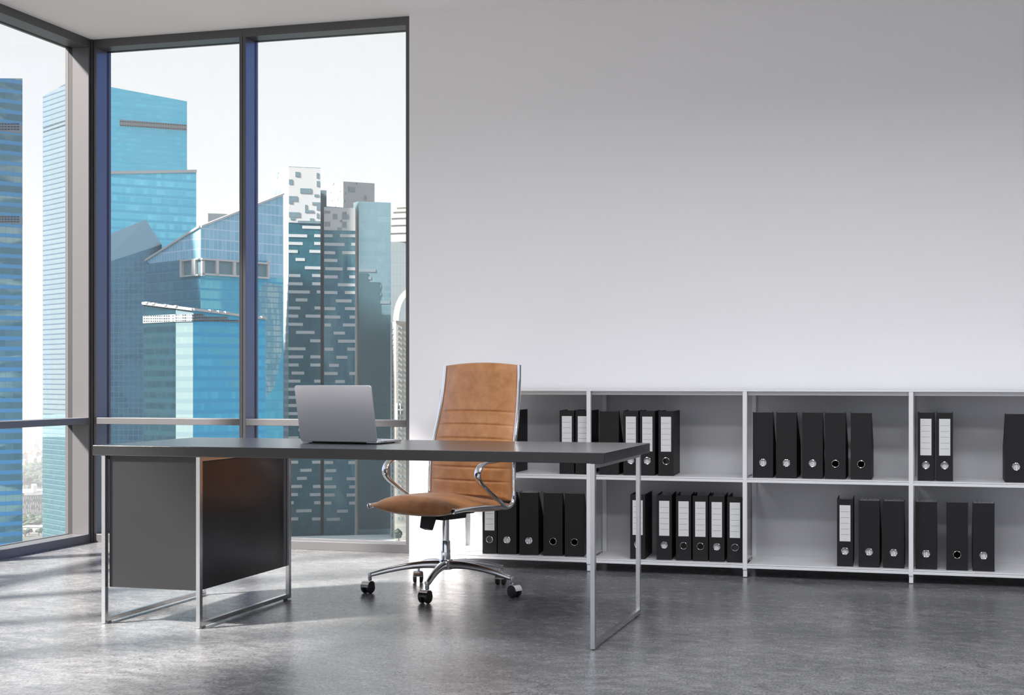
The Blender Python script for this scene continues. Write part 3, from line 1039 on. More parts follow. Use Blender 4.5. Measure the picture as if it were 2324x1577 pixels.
class Tower:
    """corners: (column, depth, row of the roof line) for the seen corners, left to right; the far side is closed behind"""
    def __init__(self, name, label, cat, corners, mats, deep=40.0, inset=0.12, back_rows=None, base_z=None, group=None):
        self.base = GZ if base_z is None else base_z
        self.pts = [spot(c_[0], c_[1]) for c_ in corners]
        self.tops = [EYE + (HOR - c_[2]) / FPX * c_[1] for c_ in corners]
        org = self.pts[len(self.pts) // 2]
        self.root = thing(name, label, cat, (org.x, org.y, self.base), 0, group)
        self.o = Vector((org.x, org.y, self.base))
        n = len(self.pts)
        pts = [Vector((p.x, p.y, 0)) for p in self.pts]
        tops = list(self.tops)
        b0 = pts[-1] + pts[-1].normalized() * deep - (pts[-1] - pts[0]) * inset
        b1 = pts[0] + pts[0].normalized() * deep + (pts[-1] - pts[0]) * 0.12
        bt = back_rows or (tops[-1], tops[0])
        pts += [b0, b1]; tops += list(bt)
        m = MB()
        uvl = m.bm.loops.layers.uv.new('UVMap')
        k = len(pts)
        u = 0.0
        for i in range(k):
            a, b = pts[i], pts[(i + 1) % k]
            L = (b - a).length
            q = [(a, self.base, u), (b, self.base, u + L), (b, tops[(i + 1) % k], u + L), (a, tops[i], u)]
            vs = [m.bm.verts.new((p.x - self.o.x, p.y - self.o.y, z - self.base)) for p, z, _ in q]
            f = m.bm.faces.new(vs)
            for lp, (p, z, uu) in zip(f.loops, q):
                lp[uvl].uv = (uu, z - self.base)
            f.material_index = min(i, len(mats) - 2)
            u += L
        f = m.bm.faces.new([m.bm.verts.new((p.x - self.o.x, p.y - self.o.y, z - self.base)) for p, z in zip(pts, tops)])
        f.material_index = len(mats) - 1
        bmesh.ops.remove_doubles(m.bm, verts=m.bm.verts, dist=0.001)
        self.body = m.build('facade', mats, self.root)
        self.walls = [(pts[i], pts[i + 1]) for i in range(n - 1)]
        self.pz = tops
        self.ppts = pts
    def onwall(self, i, px, py):
        a, b = self.walls[i]
        e = (b - a); L = e.length; e = e / L
        nrm = Vector((e.y, -e.x, 0))
        r = ray(px, py)
        t_ = a.dot(nrm) / r.dot(nrm)
        q = r * t_
        return (Vector((q.x, q.y, 0)) - a).dot(e), EYE + q.z
    def strips(self, name, mat, rects, out=0.1, depth_in=0.1, parent=None):
        """rects on walls: (wall, x0, x1, y0, y1) in photo columns and rows"""
        m = MB()
        for i, x0, x1, y0, y1 in rects:
            a, b = self.walls[i]
            e = (b - a).normalized(); nrm = Vector((e.y, -e.x, 0))
            xm, ym = (x0 + x1) / 2, (y0 + y1) / 2
            u0, _ = self.onwall(i, x0, ym); u1, _ = self.onwall(i, x1, ym)
            _, z0 = self.onwall(i, xm, y1); _, z1 = self.onwall(i, xm, y0)
            mt = Matrix(((e.x, nrm.x, 0, a.x - self.o.x), (e.y, nrm.y, 0, a.y - self.o.y), (0, 0, 1, -self.base), (0, 0, 0, 1)))
            m.box(u0, u1, -depth_in, out, z0, z1, 0, mt)
        return m.build(name, mat, parent or self.root)
    def poly(self, name, mat, polys, out=0.07):
        """thin cladding patches on walls: (wall, [(column, row), ...])"""
        m = MB()
        uvl = m.bm.loops.layers.uv.new('UVMap')
        for i, pts in polys:
            a, b = self.walls[i]
            e = (b - a).normalized(); nrm = Vector((e.y, -e.x, 0))
            front = []
            for px, py in pts:
                u, z = self.onwall(i, px, py)
                p = a + e * u - self.o
                front.append((Vector((p.x, p.y, z - self.base)), u, z - self.base))
            rings = []
            for off in (out, -0.05):
                rings.append([m.bm.verts.new(p + nrm * off) for p, _, _ in front])
            n = len(front)
            fs = [m.bm.faces.new(rings[0])] + [m.bm.faces.new((rings[0][j], rings[1][j], rings[1][(j + 1) % n], rings[0][(j + 1) % n])) for j in range(n)]
            uvs = {}
            for r_ in rings:
                for v, (p, u, z) in zip(r_, front):
                    uvs[v] = (u, z)
            for f in fs:
                for lp in f.loops:
                    lp[uvl].uv = uvs[lp.vert]
        return m.build(name, mat, self.root)
    def coping(self, name, mat, h=1.2, out=0.6, walls=None):
        m = MB()
        for i in (walls if walls is not None else range(len(self.walls))):
            a, b = self.walls[i]
            e = (b - a).normalized(); nrm = Vector((e.y, -e.x, 0))
            q = []
            for p, z in ((a, self.pz[i]), (b, self.pz[i + 1])):
                for dn, dz in ((-0.3, -h * 0.5), (out, -h * 0.5), (out, h * 0.5), (-0.3, h * 0.5)):
                    v = p + nrm * dn
                    q.append(m.bm.verts.new((v.x - self.o.x, v.y - self.o.y, z + dz - self.base)))
            for j in range(4):
                m.bm.faces.new((q[j], q[(j + 1) % 4], q[4 + (j + 1) % 4], q[4 + j]))
            m.bm.faces.new(q[:4][::-1]); m.bm.faces.new(q[4:])
        return m.build(name, mat, self.root)

roofm = plainmat('grey_roof', (0.16, 0.165, 0.17))
whitem = plainmat('white_cladding', (0.56, 0.575, 0.58), var=0.03)
palem = plainmat('pale_grey_cladding', (0.22, 0.245, 0.26), var=0.04)
darkm = plainmat('dark_louvre', (0.035, 0.055, 0.07))
# A: blue banded tower at the left edge
fa = facade('blue_banded_glass', (0.077, 0.184, 0.220), (0.165, 0.304, 0.323), (0.100, 0.319, 0.554), (0.111, 0.243, 0.371), fh=2.86, bw=2.2, sp=0.40, lw=0.04, lv=0.03, patch=(0.421, 0.536, 0.486), pscale=0.09, pstretch=(0.5, 1.5))
A = Tower('office_tower', 'blue glass tower with broad blue floor bands at the left edge of the window', 'tower', [(-170, 392, 176), (51, 410, 178)], [fa, fa, fa, roofm], deep=45)
A.strips('louver_band', palem, [(0, -60, 50, 277, 297), (0, -60, 51, 488, 506)], out=0.09)
A.strips('louvers', darkm, [(0, x, x + 5, y, y + 3.0) for x in range(-60, 44, 7) for y in (280, 286, 292, 490.5, 496, 501.5)], out=0.2)
# B: tallest cyan tower with two faces
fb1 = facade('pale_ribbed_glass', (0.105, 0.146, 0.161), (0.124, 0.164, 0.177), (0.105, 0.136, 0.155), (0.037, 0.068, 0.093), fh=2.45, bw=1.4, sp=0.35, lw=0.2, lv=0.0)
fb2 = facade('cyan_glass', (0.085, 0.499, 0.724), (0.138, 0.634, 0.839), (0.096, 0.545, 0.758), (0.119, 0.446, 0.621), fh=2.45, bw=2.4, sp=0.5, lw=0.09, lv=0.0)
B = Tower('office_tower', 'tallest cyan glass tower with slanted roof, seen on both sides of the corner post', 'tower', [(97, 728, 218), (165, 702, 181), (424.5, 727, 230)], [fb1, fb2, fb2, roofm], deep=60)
B.strips('louver_band', palem, [(1, 271, 424, 283 - 6, 297 - 6)], out=0.1)
B.strips('louvers', darkm, [(1, 272 + i * 5.4, 276 + i * 5.4, y + i * 0.33, y + i * 0.33 + 2.8) for i in range(28) for y in (274, 283)], out=0.2)
B.strips('side_louvers', darkm, [(0, 99 + i * 3.4, 101.4 + i * 3.4, y - i * 1.15, y - i * 1.15 + 2.4) for i in range(17) for y in (289, 298)], out=0.2)
B.poly('lower_glass', facade('dim_ribbed_glass', (0.10, 0.17, 0.19), (0.14, 0.205, 0.225), (0.085, 0.15, 0.175), (0.16, 0.22, 0.24), fh=2.45, bw=1.4, sp=0.35, lw=0.13, lv=0.0),  # upper edge of a dark reflection, painted on as a mid-toned band
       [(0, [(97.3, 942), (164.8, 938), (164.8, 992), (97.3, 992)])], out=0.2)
B.poly('base_glass', facade('dark_ribbed_glass', (0.032, 0.080, 0.097), (0.055, 0.115, 0.13), (0.03, 0.075, 0.09), (0.105, 0.165, 0.185), fh=2.45, bw=1.4, sp=0.35, lw=0.11, lv=0.0),  # dark reflection on the lower face, painted into the overlay colour
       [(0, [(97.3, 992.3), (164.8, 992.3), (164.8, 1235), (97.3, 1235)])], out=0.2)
# C: cyan slab in front
fc = facade('turquoise_glass', (0.160, 0.709, 0.969), (0.306, 0.972, 1.197), (0.146, 0.643, 0.919), (0.250, 0.815, 1.063), fh=3.3, bw=1.7, sp=0.42, lw=0.10, lv=0.05)
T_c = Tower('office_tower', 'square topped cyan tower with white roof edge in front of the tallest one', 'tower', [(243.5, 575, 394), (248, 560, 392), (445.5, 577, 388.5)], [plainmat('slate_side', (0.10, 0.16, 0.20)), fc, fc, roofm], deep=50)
T_c.coping('roof_edge', whitem, h=1.1, walls=[1])
# D: dark gridded tower with a glass wedge on top
fd = facade('dark_grid_glass', (0.006, 0.027, 0.050), (0.012, 0.042, 0.070), (0.006, 0.026, 0.047), (0.022, 0.052, 0.080), fh=1.75, bw=1.75, sp=0.0, lw=0.13, lv=0.13, patch=(0.011, 0.044, 0.074), pscale=0.05)
fdr = facade('sloped_roof_glass', (0.009, 0.035, 0.063), (0.014, 0.043, 0.070), (0.009, 0.033, 0.062), (0.014, 0.039, 0.062), fh=1.6, bw=1.6, sp=0.0, lw=0.10, lv=0.10)
dB = EYE + (HOR - 497) / FPX * 500
T_d = Tower('office_tower', 'dark blue gridded tower with a tilted glass wedge top, left part of the window', 'tower', [(225, 476, 601), (367, 470, 555)], [fd, fd, fd, fdr], deep=30, inset=0.27,
            back_rows=(dB, EYE + (HOR - 532) / FPX * 500))
# E: slant topped tower with the white sky terrace
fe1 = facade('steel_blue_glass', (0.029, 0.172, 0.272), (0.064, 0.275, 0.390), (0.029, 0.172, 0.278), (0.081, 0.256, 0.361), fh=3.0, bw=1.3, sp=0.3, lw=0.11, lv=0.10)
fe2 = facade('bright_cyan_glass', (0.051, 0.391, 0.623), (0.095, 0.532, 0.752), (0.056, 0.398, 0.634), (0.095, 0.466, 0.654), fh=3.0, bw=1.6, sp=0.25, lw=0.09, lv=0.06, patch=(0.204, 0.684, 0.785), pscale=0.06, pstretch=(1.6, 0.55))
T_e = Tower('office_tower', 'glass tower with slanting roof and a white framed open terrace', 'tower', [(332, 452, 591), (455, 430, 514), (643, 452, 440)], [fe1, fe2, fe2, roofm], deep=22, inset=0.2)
T_e.coping('roof_edge', whitem, h=0.6)
T_e.strips('terrace_frame', whitem, [(0, 413.5, 455, 588.5, 591.5), (0, 413.5, 455, 624.5, 627.5), (0, 413.5, 418, 588.5, 627.5),
                                     (1, 455, 608, 591, 595), (1, 455, 608, 624.5, 628.5), (1, 604, 608, 592, 628.5)] +
           [(1, x, x + 6, 592, 626) for x in (455, 487, 526, 560)] + [(0, 440, 449, 590, 626)], out=0.9)
T_e.strips('terrace_glazing', plainmat('terrace_shade', (0.17, 0.30, 0.36)), [(0, 418, 455, 591, 625), (1, 455, 604, 595, 625)], out=0.09)
fcrown = facade('crown_glazing', (0.232, 0.516, 0.699), (0.387, 0.671, 0.847), (0.232, 0.516, 0.714), (0.516, 0.699, 0.850), fh=3.0, bw=1.5, sp=0.0, lw=0.12, lv=0.10)
T_e.poly('crown_glass', fcrown, [(0, [(332.5, 592), (454.8, 515.5), (454.8, 589), (413, 590), (340, 598)]), (1, [(455.2, 515.5), (642.7, 441), (642.7, 632), (608, 629), (608, 592), (455.2, 590)])])
T_e.poly('reflecting_glass', facade('rippling_glass', (0.10, 0.33, 0.47), (0.32, 0.55, 0.62), (0.10, 0.32, 0.45), (0.12, 0.33, 0.45), fh=1.7, bw=1.1, sp=0.2, lw=0.1, lv=0.08, patch=(0.40, 0.58, 0.62), pscale=0.16, pstretch=(2.2, 0.5)),  # bright rippled reflection painted into the patch colours
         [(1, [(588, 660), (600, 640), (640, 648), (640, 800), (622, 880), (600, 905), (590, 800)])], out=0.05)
# F: lower tower with the white ridge
ff1 = facade('teal_grid_glass', (0.004, 0.018, 0.027), (0.009, 0.040, 0.055), (0.009, 0.037, 0.051), (0.014, 0.034, 0.046), fh=2.5, bw=0.85, sp=0.45, lw=0.10, lv=0.12)
ff2 = facade('pale_aqua_glass', (0.139, 0.203, 0.212), (0.166, 0.227, 0.234), (0.123, 0.184, 0.203), (0.123, 0.184, 0.200), fh=2.5, bw=0.95, sp=0.42, lw=0.06, lv=0.06)
ff3 = facade('sky_blue_glass', (0.067, 0.468, 0.796), (0.109, 0.627, 0.924), (0.067, 0.432, 0.768), (0.100, 0.479, 0.755), fh=2.5, bw=0.95, sp=0.42, lw=0.07, lv=0.05, patch=(0.114, 0.503, 0.676), pscale=0.07)
T_f = Tower('office_tower', 'lower aqua tower with a white sloping roof edge and a pale corner strip', 'tower', [(326, 341, 688), (399, 332, 697), (438, 330, 702), (603, 345, 723)], [ff1, ff2, ff3, ff3, roofm], deep=40)
T_f.coping('roof_edge', whitem, h=0.55, out=0.5)
T_f.strips('roof_lamps', whitem, [(0, 334, 340, 685, 689), (0, 349, 356, 687, 691), (0, 377, 383, 690.5, 694), (1, 400, 405, 693, 697), (2, 473, 480, 702.5, 706.5), (2, 492, 499, 705, 709), (2, 508, 515, 707, 711), (2, 590, 598, 718, 722)], out=0.8)
T_f.strips('louver_band', palem, [(0, 326, 399, 715, 732), (1, 399, 438, 713, 730)] + [(2, 438, 463, 712, 716), (2, 438, 517, 718.5, 723), (2, 438, 543, 725, 729.5)], out=0.2)
T_f.strips('louvers', darkm, [(0, 328 + i * 5, 331.6 + i * 5, y, y + 3.2) for i in range(14) for y in (715.5, 721.5, 727.5)] +
           [(1, 400 + i * 5, 403.6 + i * 5, y, y + 3.2) for i in range(8) for y in (713.5, 720, 726)] +
           [(2, 440 + i * 5, 443.6 + i * 5, y, y + 3) for y, nn in ((712.5, 4), (719, 15), (726, 20)) for i in range(nn)], out=0.2)
# G: far pale blocks
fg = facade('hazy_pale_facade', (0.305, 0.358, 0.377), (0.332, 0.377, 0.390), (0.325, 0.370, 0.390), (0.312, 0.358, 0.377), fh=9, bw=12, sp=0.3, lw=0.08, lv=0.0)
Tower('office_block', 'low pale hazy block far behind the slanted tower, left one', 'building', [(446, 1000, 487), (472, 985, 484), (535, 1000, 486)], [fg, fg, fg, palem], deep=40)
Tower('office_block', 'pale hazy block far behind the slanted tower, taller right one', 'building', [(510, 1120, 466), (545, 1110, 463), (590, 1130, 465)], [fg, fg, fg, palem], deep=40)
# H: white block with scattered dark windows and white bars below
fhd = facade('deep_teal_glass', (0.013, 0.102, 0.146), (0.025, 0.144, 0.194), (0.014, 0.107, 0.151), (0.017, 0.109, 0.156), fh=2.3, bw=1.0, sp=0.0, lw=0.05, lv=0.05)
fhl = facade('light_side_glass', (0.24, 0.28, 0.29), (0.29, 0.32, 0.325), (0.26, 0.3, 0.31), (0.27, 0.30, 0.31), fh=2.3, bw=1.2, sp=0.3, lw=0.05, lv=0.05)
T_h = Tower('apartment_tower', 'white topped tower with scattered dark windows and white bars below', 'tower', [(625, 508, 388), (655, 483, 378), (727.5, 486, 381)], [fhl, fhd, fhd, roofm], deep=14)
Z3 = lambda a: 560 + a * 0.29176
Y3 = lambda b: 340 + b * 0.29176
T_h.strips('white_crown', whitem, [(1, 655, 727.4, 380.5, 506), (0, 625.5, 655, 389, 520)], out=0.09)
hp = [(377, 411, 172, 208), (542, 558, 180, 220), (317, 355, 230, 268), (543, 568, 243, 285), (415, 503, 300, 338), (525, 558, 346, 364), (325, 393, 360, 398), (325, 355, 398, 418),
      (508, 573, 408, 428), (543, 573, 428, 468), (452, 468, 428, 488), (468, 520, 470, 488), (543, 558, 493, 530), (325, 413, 485, 523), (340, 372, 523, 543), (490, 520, 533, 556), (397, 573, 553, 572)]
T_h.strips('dark_windows', darkm if False else plainmat('slate_window', (0.150, 0.232, 0.270)), [(1, max(655.5, Z3(a)), Z3(b), Y3(c_), Y3(d_)) for a, b, c_, d_ in hp] +
           [(0, Z3(235), Z3(250), Y3(180), Y3(220)), (0, Z3(222), Z3(240), Y3(310), Y3(345)), (0, Z3(252), Z3(266), Y3(305), Y3(338))], out=0.2)
rb = random.Random(11)
rows = {'H': {603: [(432, 573)], 668: [(325, 470), (525, 573)], 728: [(325, 435), (525, 573)], 790: [(325, 397), (488, 573)], 853: [(380, 452)], 918: [(452, 573)], 978: [(325, 417), (508, 573)],
              1042: [(325, 435), (508, 573)], 1105: [(325, 490), (545, 573)], 1167: [(381, 472)], 1230: [(325, 417), (527, 573)], 1293: [(325, 400), (457, 573)], 1357: [(325, 437)], 1420: [(383, 528)], 1485: [(493, 573)], 1547: [(325, 457)]},
        'I': {668: [(603, 668), (725, 843)], 735: [(603, 760), (813, 843)], 800: [(603, 688), (743, 843)], 860: [(603, 705)], 925: [(610, 745), (780, 843)], 988: [(603, 708), (797, 843)], 1050: [(708, 843)], 1110: [(603, 705), (763, 843)],
              1175: [(693, 815)], 1235: [(605, 690), (763, 843)], 1300: [(605, 727), (800, 843)], 1362: [(605, 655), (748, 843)], 1425: [(675, 764)], 1488: [(710, 843)], 1550: [(605, 673), (782, 843)]},
        'K': {938: [(873, 1003)], 997: [(873, 968)], 1060: [(950, 1045)], 1122: [(898, 1045)], 1185: [(873, 915), (1005, 1115)], 1245: [(873, 1028)], 1308: [(952, 1058)], 1370: [(875, 970), (1060, 1115)], 1430: [(875, 1022)], 1493: [(1025, 1115)], 1555: [(875, 1005)]}}
lims = {'H': (325, 573), 'I': (603, 843), 'K': (873, 1115)}
for key in rows:
    y = max(rows[key]) + 63
    a, b = lims[key]
    while Y3(y) < 1188:
        n_ = rb.choice((1, 2, 2))
        if n_ == 1:
            x0 = rb.uniform(a, b - 120); rows[key][y] = [(x0, x0 + rb.uniform(75, 120))]
        else:
            rows[key][y] = [(a, a + rb.uniform(40, 125)), (b - rb.uniform(40, 85), b)]
        y += 63
barm = plainmat('white_spandrel', (0.537, 0.569, 0.575), var=0.02)
barg = plainmat('grey_spandrel', (0.232, 0.307, 0.338), var=0.02)
def bars(tw, wall, key, mat):
    tw.strips('spandrel_bars', mat, [(wall, max(x0, lims[key][0]) * 0.29176 + 560, x1 * 0.29176 + 560, Y3(y) - 3.4, Y3(y) + 3.4) for y, l in rows[key].items() for x0, x1 in l], out=0.09)
bars(T_h, 1, 'H', barm)
T_h.strips('corner_bars', barm, [(0, 645, 654.8, Y3(y) - 3.4, Y3(y) + 3.4) for y in list(rows['H'])[::1]], out=0.09)
# slot tower between, then the middle and the right towers
fsl = facade('slate_slot', (0.10, 0.155, 0.185), (0.115, 0.17, 0.20), (0.1, 0.15, 0.18), (0.1, 0.15, 0.18), fh=4, bw=3, sp=0.2, lw=0.05, lv=0)
Tower('apartment_tower', 'narrow slate coloured slab squeezed between two barred towers', 'tower', [(720, 512, 431), (741, 512.5, 432)], [fsl, fsl, fsl, roofm], deep=8)
fid = facade('mid_teal_glass', (0.035, 0.153, 0.218), (0.065, 0.220, 0.289), (0.038, 0.160, 0.227), (0.046, 0.166, 0.233), fh=2.3, bw=1.1, sp=0.0, lw=0.05, lv=0.06, patch=(0.141, 0.319, 0.366), pscale=0.07, pstretch=(1.5, 0.5))
T_i = Tower('apartment_tower', 'middle tower with white upper floors and white bars, between two others', 'tower', [(735, 489, 468), (805.5, 491.5, 472)], [fid, fid, fid, roofm], deep=14)
T_i.strips('white_crown', whitem, [(0, 735.3, 806.3, 471, 523)], out=0.09)
T_i.strips('dark_windows', plainmat('pale_slate_window', (0.266, 0.329, 0.350)), [(0, Z3(a), Z3(b), Y3(c_), Y3(d_)) for a, b, c_, d_ in
           ((605, 650, 475, 495), (670, 705, 500, 540), (742, 777, 483, 500), (742, 795, 503, 540), (742, 777, 560, 605), (605, 650, 560, 597), (725, 745, 545, 562), (705, 740, 605, 625))], out=0.2)
bars(T_i, 0, 'I', barm)
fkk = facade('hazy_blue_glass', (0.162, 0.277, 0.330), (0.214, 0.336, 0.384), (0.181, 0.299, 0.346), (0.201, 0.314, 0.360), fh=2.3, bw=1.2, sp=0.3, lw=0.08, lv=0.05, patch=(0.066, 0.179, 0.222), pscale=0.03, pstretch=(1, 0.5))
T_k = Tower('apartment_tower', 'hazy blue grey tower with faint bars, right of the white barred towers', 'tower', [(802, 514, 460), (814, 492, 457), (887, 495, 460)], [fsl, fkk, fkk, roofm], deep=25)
T_k.strips('dark_lower_glass', fhd if False else plainmat('dim_teal_glass', (0.061, 0.138, 0.165), rough=0.3), [(1, 814.3, 886.7, 714, 1200), (1, 814.3, 835, 620, 714), (1, 835, 862, 640, 714)], out=0.12)
bars(T_k, 1, 'K', barg)
fkw = facade('white_pixel_facade', (0.420, 0.448, 0.462), (0.434, 0.462, 0.469), (0.420, 0.448, 0.462), (0.378, 0.413, 0.434), fh=6, bw=50, sp=0.0, lw=0.05, lv=0.0)
T_w = Tower('apartment_tower', 'small white block with scattered windows standing behind the barred towers', 'tower', [(750, 640, 424), (779, 610, 411.5), (850, 620, 416)], [fkw, fkw, fkw, roofm], deep=30)
T_w.strips('dark_windows', plainmat('grey_window', (0.238, 0.301, 0.329)), [(1, Z3(790), Z3(842), Y3(290), Y3(328)), (1, Z3(843), Z3(858), Y3(252), Y3(270)), (1, Z3(912), Z3(930), Y3(355), Y3(392)), (1, Z3(751), Z3(765), Y3(385), Y3(408)), (1, Z3(760), Z3(770), Y3(325), Y3(345)),
            (0, Z3(668), Z3(678), Y3(258), Y3(274)), (0, Z3(652), Z3(660), Y3(300), Y3(336)), (0, Z3(724), Z3(733), Y3(290), Y3(325)), (0, Z3(662), Z3(670), Y3(360), Y3(395)), (0, Z3(708), Z3(716), Y3(352), Y3(388)), (0, Z3(690), Z3(698), Y3(418), Y3(440))], out=0.2)
# J: far pale stacked tower and cream apartment block at the wall
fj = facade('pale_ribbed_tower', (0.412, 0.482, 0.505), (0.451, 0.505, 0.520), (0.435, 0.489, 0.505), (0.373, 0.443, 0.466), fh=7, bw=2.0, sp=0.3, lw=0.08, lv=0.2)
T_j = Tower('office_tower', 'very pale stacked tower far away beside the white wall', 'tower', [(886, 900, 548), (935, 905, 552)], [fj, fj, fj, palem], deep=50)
cream = plainmat('cream_render', (0.46, 0.45, 0.41), var=0.03)
m = MB()
for i, (xa_, ya_, yb_) in enumerate(((901, 468, 480), (893, 478, 492), (889, 492, 508), (888, 508, 526), (887, 526, 549))):
    p0, p1 = spot(xa_, 905), spot(940, 908)
    z0, z1 = EYE + (HOR - yb_) / FPX * 905, EYE + (HOR - ya_) / FPX * 905
    m.box(p0.x - T_j.o.x, p1.x - T_j.o.x, p0.y - T_j.o.y, p0.y + 30 - T_j.o.y, z0 - GZ, z1 - GZ - 0.8)
    m.box(p0.x - 1 - T_j.o.x, p1.x - T_j.o.x, p0.y - 1 - T_j.o.y, p0.y + 30 - T_j.o.y, z1 - GZ - 0.8, z1 - GZ)
m.build('stacked_crown', cream, T_j.root)
fl = facade('cream_apartment_facade', (0.435, 0.413, 0.362), (0.478, 0.464, 0.420), (0.478, 0.464, 0.413), (0.377, 0.362, 0.326), fh=3.0, bw=2.6, sp=0.35, lw=0.06, lv=0.10, patch=(0.377, 0.370, 0.341), pscale=0.12)
T_l = Tower('apartment_tower', 'cream apartment block with small windows beside the white wall', 'tower', [(888, 468, 731), (899, 455, 728), (940, 457, 731)], [fl, fl, fl, roofm], deep=25)
T_l.strips('windows', plainmat('small_dark_window', (0.180, 0.234, 0.270)), [(1, x, x + 3, y, y + 5.5) for y in range(742, 1180, 12) for x in (903, 911)] + [(0, 890.5, 893.5, y, y + 5.5) for y in range(742, 1180, 12)], out=0.2)
T_l.strips('balcony_frames', whitem, [(1, 899.5, 901, 915, 960), (1, 906, 908, 915, 940), (1, 899.5, 912, 928, 931)], out=1.0)
mm = MB()
arc = []
for i in range(13):
    a_ = R(180 - 90 * i / 12)
    arc.append((936 + 37 * math.cos(a_), 728 - 68 * math.sin(a_)))
for q0, q1 in zip(arc, arc[1:]):
    for d0 in (0,):
        p0, p1 = spot(q0[0], 455, q0[1]), spot(q1[0], 455, q1[1])
        tdir = Vector((CY, SYW, 0)) * 0.55
        mm.sweep([p0 - T_l.o, p1 - T_l.o], [(-0.55, -0.9), (0.55, -0.9), (0.55, 0.9), (-0.55, 0.9)])
mm.build('curved_gable', cream, T_l.root)
# podium terrace in front of the barred towers
pod = Tower('podium', 'pale flat terrace at the foot of the barred towers, low in the window', 'building', [(600, 425, 1259), (960, 425, 1253)], [palem, palem, palem, plainmat('pale_terrace', (0.80, 0.88, 0.88))], deep=50)
m = MB()
tp = spot(905, 440)
tr_o = thing('street_tree', 'small round tree on the terrace beside the white wall', 'tree', (tp.x, tp.y, pod.tops[1]))
def crown(m_, cx_, cy_, cz_, rx_, rz_, rg, n_=9, mi=0):
    for i in range(n_):
        a_, e_ = rg.uniform(0, 6.28), rg.uniform(-0.5, 1.2)
        k_ = rg.uniform(0.25, 0.62)
        ico = bmesh.ops.create_icosphere(m_.bm, subdivisions=2, radius=1)['verts']
        s_ = rg.uniform(0.42, 0.6)
        for v in ico:
            nz = 1 + 0.16 * math.sin(v.co.x * 9 + i) * math.cos(v.co.y * 8) + 0.12 * math.sin(v.co.z * 11 + 2 * i)
            v.co = Vector((cx_ + rx_ * k_ * math.cos(a_) * math.cos(e_) + v.co.x * nz * s_ * rx_, cy_ + rx_ * k_ * math.sin(a_) * math.cos(e_) + v.co.y * nz * s_ * rx_, cz_ + rz_ * k_ * math.sin(e_) + v.co.z * nz * s_ * rz_))
leafm = plainmat('leaf_green', (0.040, 0.066, 0.038), var=0.35, scale=0.6)
leafd = plainmat('leaf_teal', (0.018, 0.032, 0.027), var=0.3, scale=0.6)
trunkm = plainmat('bark', (0.09, 0.07, 0.055))
crown(m, 0, 0, 3.6, 1.7, 1.7, random.Random(3)); m.build('crown', leafd, tr_o, smooth=True)
m = MB(); m.lathe([(0.18, 0), (0.13, 3.2)], 8); m.build('trunk', trunkm, tr_o)

# the ground between the towers at the left
m = MB(); m.box(-9000, 9000, -6000, 16000, GZ - 2, GZ)
gm, gt, gp = new_mat('city_ground')
tcn = N(gt, 'ShaderNodeTexCoord')
gn = N(gt, 'ShaderNodeTexNoise'); gn.inputs['Scale'].default_value = 0.006; gn.inputs['Detail'].default_value = 8
gt.links.new(tcn.outputs['Object'], gn.inputs['Vector'])
gr = N(gt, 'ShaderNodeValToRGB')
gr.color_ramp.elements[0].position = 0.42; gr.color_ramp.elements[0].color = (0.040 * KF, 0.055 * KF, 0.038 * KF, 1)
gr.color_ramp.elements[1].position = 0.58; gr.color_ramp.elements[1].color = (0.11 * KF, 0.107 * KF, 0.10 * KF, 1)
gt.links.new(gn.outputs['Fac'], gr.inputs['Fac']); gt.links.new(gr.outputs['Color'], gp.inputs['Base Color'])
gp.inputs['Roughness'].default_value = 0.9
tag_struct(m.build('ground', gm), 'city ground far below the window', 'ground')
def ground_depth(py):
    return (EYE - GZ) * FPX / (py - HOR)
# grey patterned hall
dh = ground_depth(1172)
fh_ = facade('slotted_grey_facade', (0.11, 0.12, 0.125), (0.135, 0.145, 0.15), (0.115, 0.12, 0.125), (0.27, 0.28, 0.28), fh=14, bw=3.2, sp=0.0, lw=0.0, lv=0.0)
hall = Tower('concert_hall', 'grey box building with white slits and white roof among the trees', 'building', [(20, dh, 1119), (112, dh * 1.01, 1118)], [fh_, fh_, fh_, whitem], deep=50)
rs = random.Random(8)
hall.strips('slits', whitem, [(0, x, x + 1.1, y, y + rs.uniform(7, 12)) for x in range(24, 110, 4) for y in (rs.uniform(1122, 1128), rs.uniform(1138, 1146), rs.uniform(1152, 1158))], out=0.2)
hall.strips('roof_box', whitem, [(0, 75, 84, 1101, 1119), (0, 55, 110, 1117, 1123)], out=0.5, depth_in=18)
# houses and warehouses
rg = random.Random(21)
hm = [plainmat('terracotta_render', (0.27, 0.19, 0.15)), plainmat('ivory_render', (0.30, 0.27, 0.235)), plainmat('rose_render', (0.29, 0.225, 0.20)), plainmat('white_render', (0.32, 0.32, 0.315))]
rm = [plainmat('clay_tile', (0.20, 0.11, 0.08)), plainmat('grey_tile', (0.20, 0.20, 0.205)), plainmat('pale_tile', (0.27, 0.25, 0.235))]
hk = 0
for py in (1060, 1052, 1044, 1036, 1028, 1020, 1013, 1005, 997, 989):
    for px in (55, 64, 73, 82, 91):
        d = ground_depth(py) * rg.uniform(0.985, 1.015)
        p = spot(px + rg.uniform(-3, 3), d, z=GZ)
        wd, hg = rg.uniform(5.5, 8.5), rg.uniform(4, 15)
        t = thing('town_house', 'small pale house with a pitched roof in the hazy old quarter beyond the trees', 'house', p, rg.uniform(-0.5, 0.5), 'houses of the hazy old quarter')
        m = MB(); m.box(-wd / 2, wd / 2, -4, 4, 0, hg); m.build('wall', rg.choice(hm), t)
        m = MB(); m.prism_x([(-4.4, hg), (4.4, hg), (0, hg + 2.4)], -wd / 2 - 0.4, wd / 2 + 0.4); m.build('roof', rg.choice(rm), t)
        hk += 1
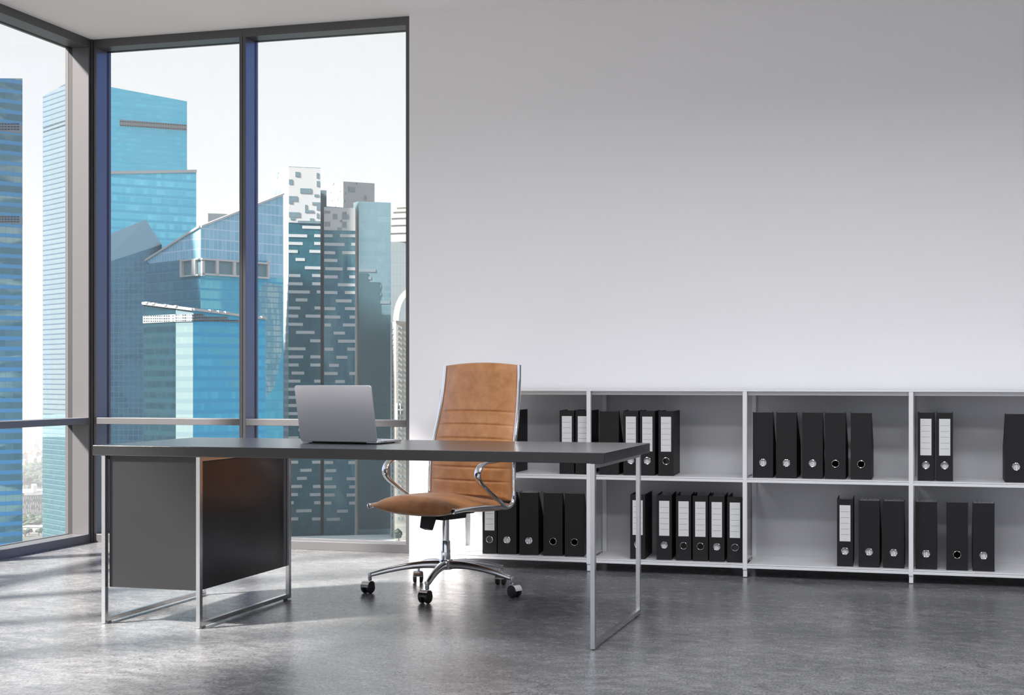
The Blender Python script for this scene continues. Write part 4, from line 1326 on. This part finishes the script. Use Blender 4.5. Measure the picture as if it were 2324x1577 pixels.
def tree(px, py, rx_, hgt, label, group, mat, seed):
    d = ground_depth(py)
    p = spot(px, d, z=GZ)
    t = thing('broadleaf_tree', label, 'tree', p, 0, group)
    m_ = MB(); crown(m_, 0, 0, hgt * 0.62, rx_, hgt * 0.42, random.Random(seed)); m_.build('crown', mat, t, smooth=True)
    m_ = MB(); m_.lathe([(0.5, 0), (0.32, hgt * 0.5)], 8); m_.build('trunk', trunkm, t)
k = 0
for py in (1110, 1102, 1094, 1086, 1078):
    for px in (53, 62, 71, 80, 89, 98):
        k += 1
        tree(px + rg.uniform(-3, 3), py + rg.uniform(-3, 3), rg.uniform(6.5, 8.5), rg.uniform(11, 17), 'round green tree in the wood behind the grey hall', 'trees behind the grey hall', rg.choice((leafm, leafm, leafd)), k)
for py in (1188, 1197):
    for px in (55, 64, 72, 81, 90):
        k += 1
        tree(px + rg.uniform(-3, 3), py + rg.uniform(-3, 3), rg.uniform(3.6, 5), rg.uniform(6, 9), 'green tree in the row in front of the grey hall', 'trees in front of the grey hall', leafm, k)
for px, py in ((57, 1218), (66, 1214), (88, 1216), (94, 1211)):
    k += 1
    tree(px, py, 3.0, 5.5, 'low tree by the pale lot at the bottom of the left window', 'trees by the pale lot', leafm, k)
t = thing('warehouse', 'long low white roofed shed between the wood and the houses', 'building', spot(80, ground_depth(1068), z=GZ), 0.1)
m = MB(); m.box(-26, 26, -8, 8, 0, 7); m.build('wall', hm[3], t)
m = MB(); m.prism_x([(-8.6, 7), (8.6, 7), (0, 9.5)], -27, 27); m.build('roof', whitem, t)
t = thing('pavilion', 'low white flat roofed building in front of the lower tree row', 'building', spot(84, ground_depth(1204), z=GZ), 0.15)
m = MB(); m.box(-9, 9, -4, 4, 0, 3.2); m.build('wall', hm[3], t)
m = MB(); m.box(-9.6, 9.6, -4.6, 4.6, 3.2, 3.8); m.build('roof', whitem, t)
# harbour cranes on the horizon
cm = plainmat('crane_steel', (0.17, 0.20, 0.22))
for px, lab in ((66, 'harbour gantry crane on the horizon, left of the pair'), (93, 'harbour gantry crane on the horizon, right of the pair')):
    d = 3600
    p = spot(px, d, z=GZ)
    t = thing('harbour_crane', lab, 'crane', p, 0.25, 'harbour cranes')
    m = MB()
    for sx_ in (-8, 8):
        for sy_ in (-9, 9):
            m.sweep([(sx_, sy_, 0), (sx_ * 0.8, sy_, 48)], circ(1.2, 6))
        m.sweep([(sx_ * .9, -9, 25), (sx_ * .9, 9, 25)], circ(1.0, 6))
    m.build('gantry', cm, t)
    m = MB(); m.box(-15, 12, -2.5, 2.5, 46, 50); m.build('boom', cm, t)
    m = MB(); m.sweep([(6, 0, 50), (0, 0, 76)], circ(1.1, 6)); m.sweep([(0, 0, 76), (-14.5, 0, 50)], circ(0.7, 6)); m.sweep([(0, 0, 76), (11.5, 0, 50)], circ(0.7, 6)); m.sweep([(-6, 0, 50), (0, 0, 76)], circ(1.1, 6))
    m.build('mast', cm, t)

# thin haze over the city
m = MB(); m.box(-2600, 900, 130, 3900, GZ + 0.5, 260)
hz, ht, hp_ = new_mat('city_haze')
ht.nodes.remove(hp_)
vs_ = N(ht, 'ShaderNodeVolumeScatter')
vs_.inputs['Color'].default_value = (0.93, 0.97, 1.0, 1)
vs_.inputs['Density'].default_value = 0.00011
ht.links.new(vs_.outputs[0], ht.nodes['Material Output'].inputs['Volume'])
ho = m.build('haze', hz)
ho['kind'] = 'stuff'
ho['label'] = 'thin pale haze hanging over the distant city'
ho['category'] = 'haze'
m = MB(); m.box(-2600, -250, 760, 3890, GZ + 0.4, 30)
hz2, ht2, hp2 = new_mat('ground_haze')
ht2.nodes.remove(hp2)
v2 = N(ht2, 'ShaderNodeVolumeScatter')
v2.inputs['Color'].default_value = (0.93, 0.97, 1.0, 1)
v2.inputs['Density'].default_value = 0.00024
ht2.links.new(v2.outputs[0], ht2.nodes['Material Output'].inputs['Volume'])
h2 = m.build('ground_haze', hz2)
h2['kind'] = 'stuff'
h2['label'] = 'denser haze lying low over the old quarter and harbour'
h2['category'] = 'haze'
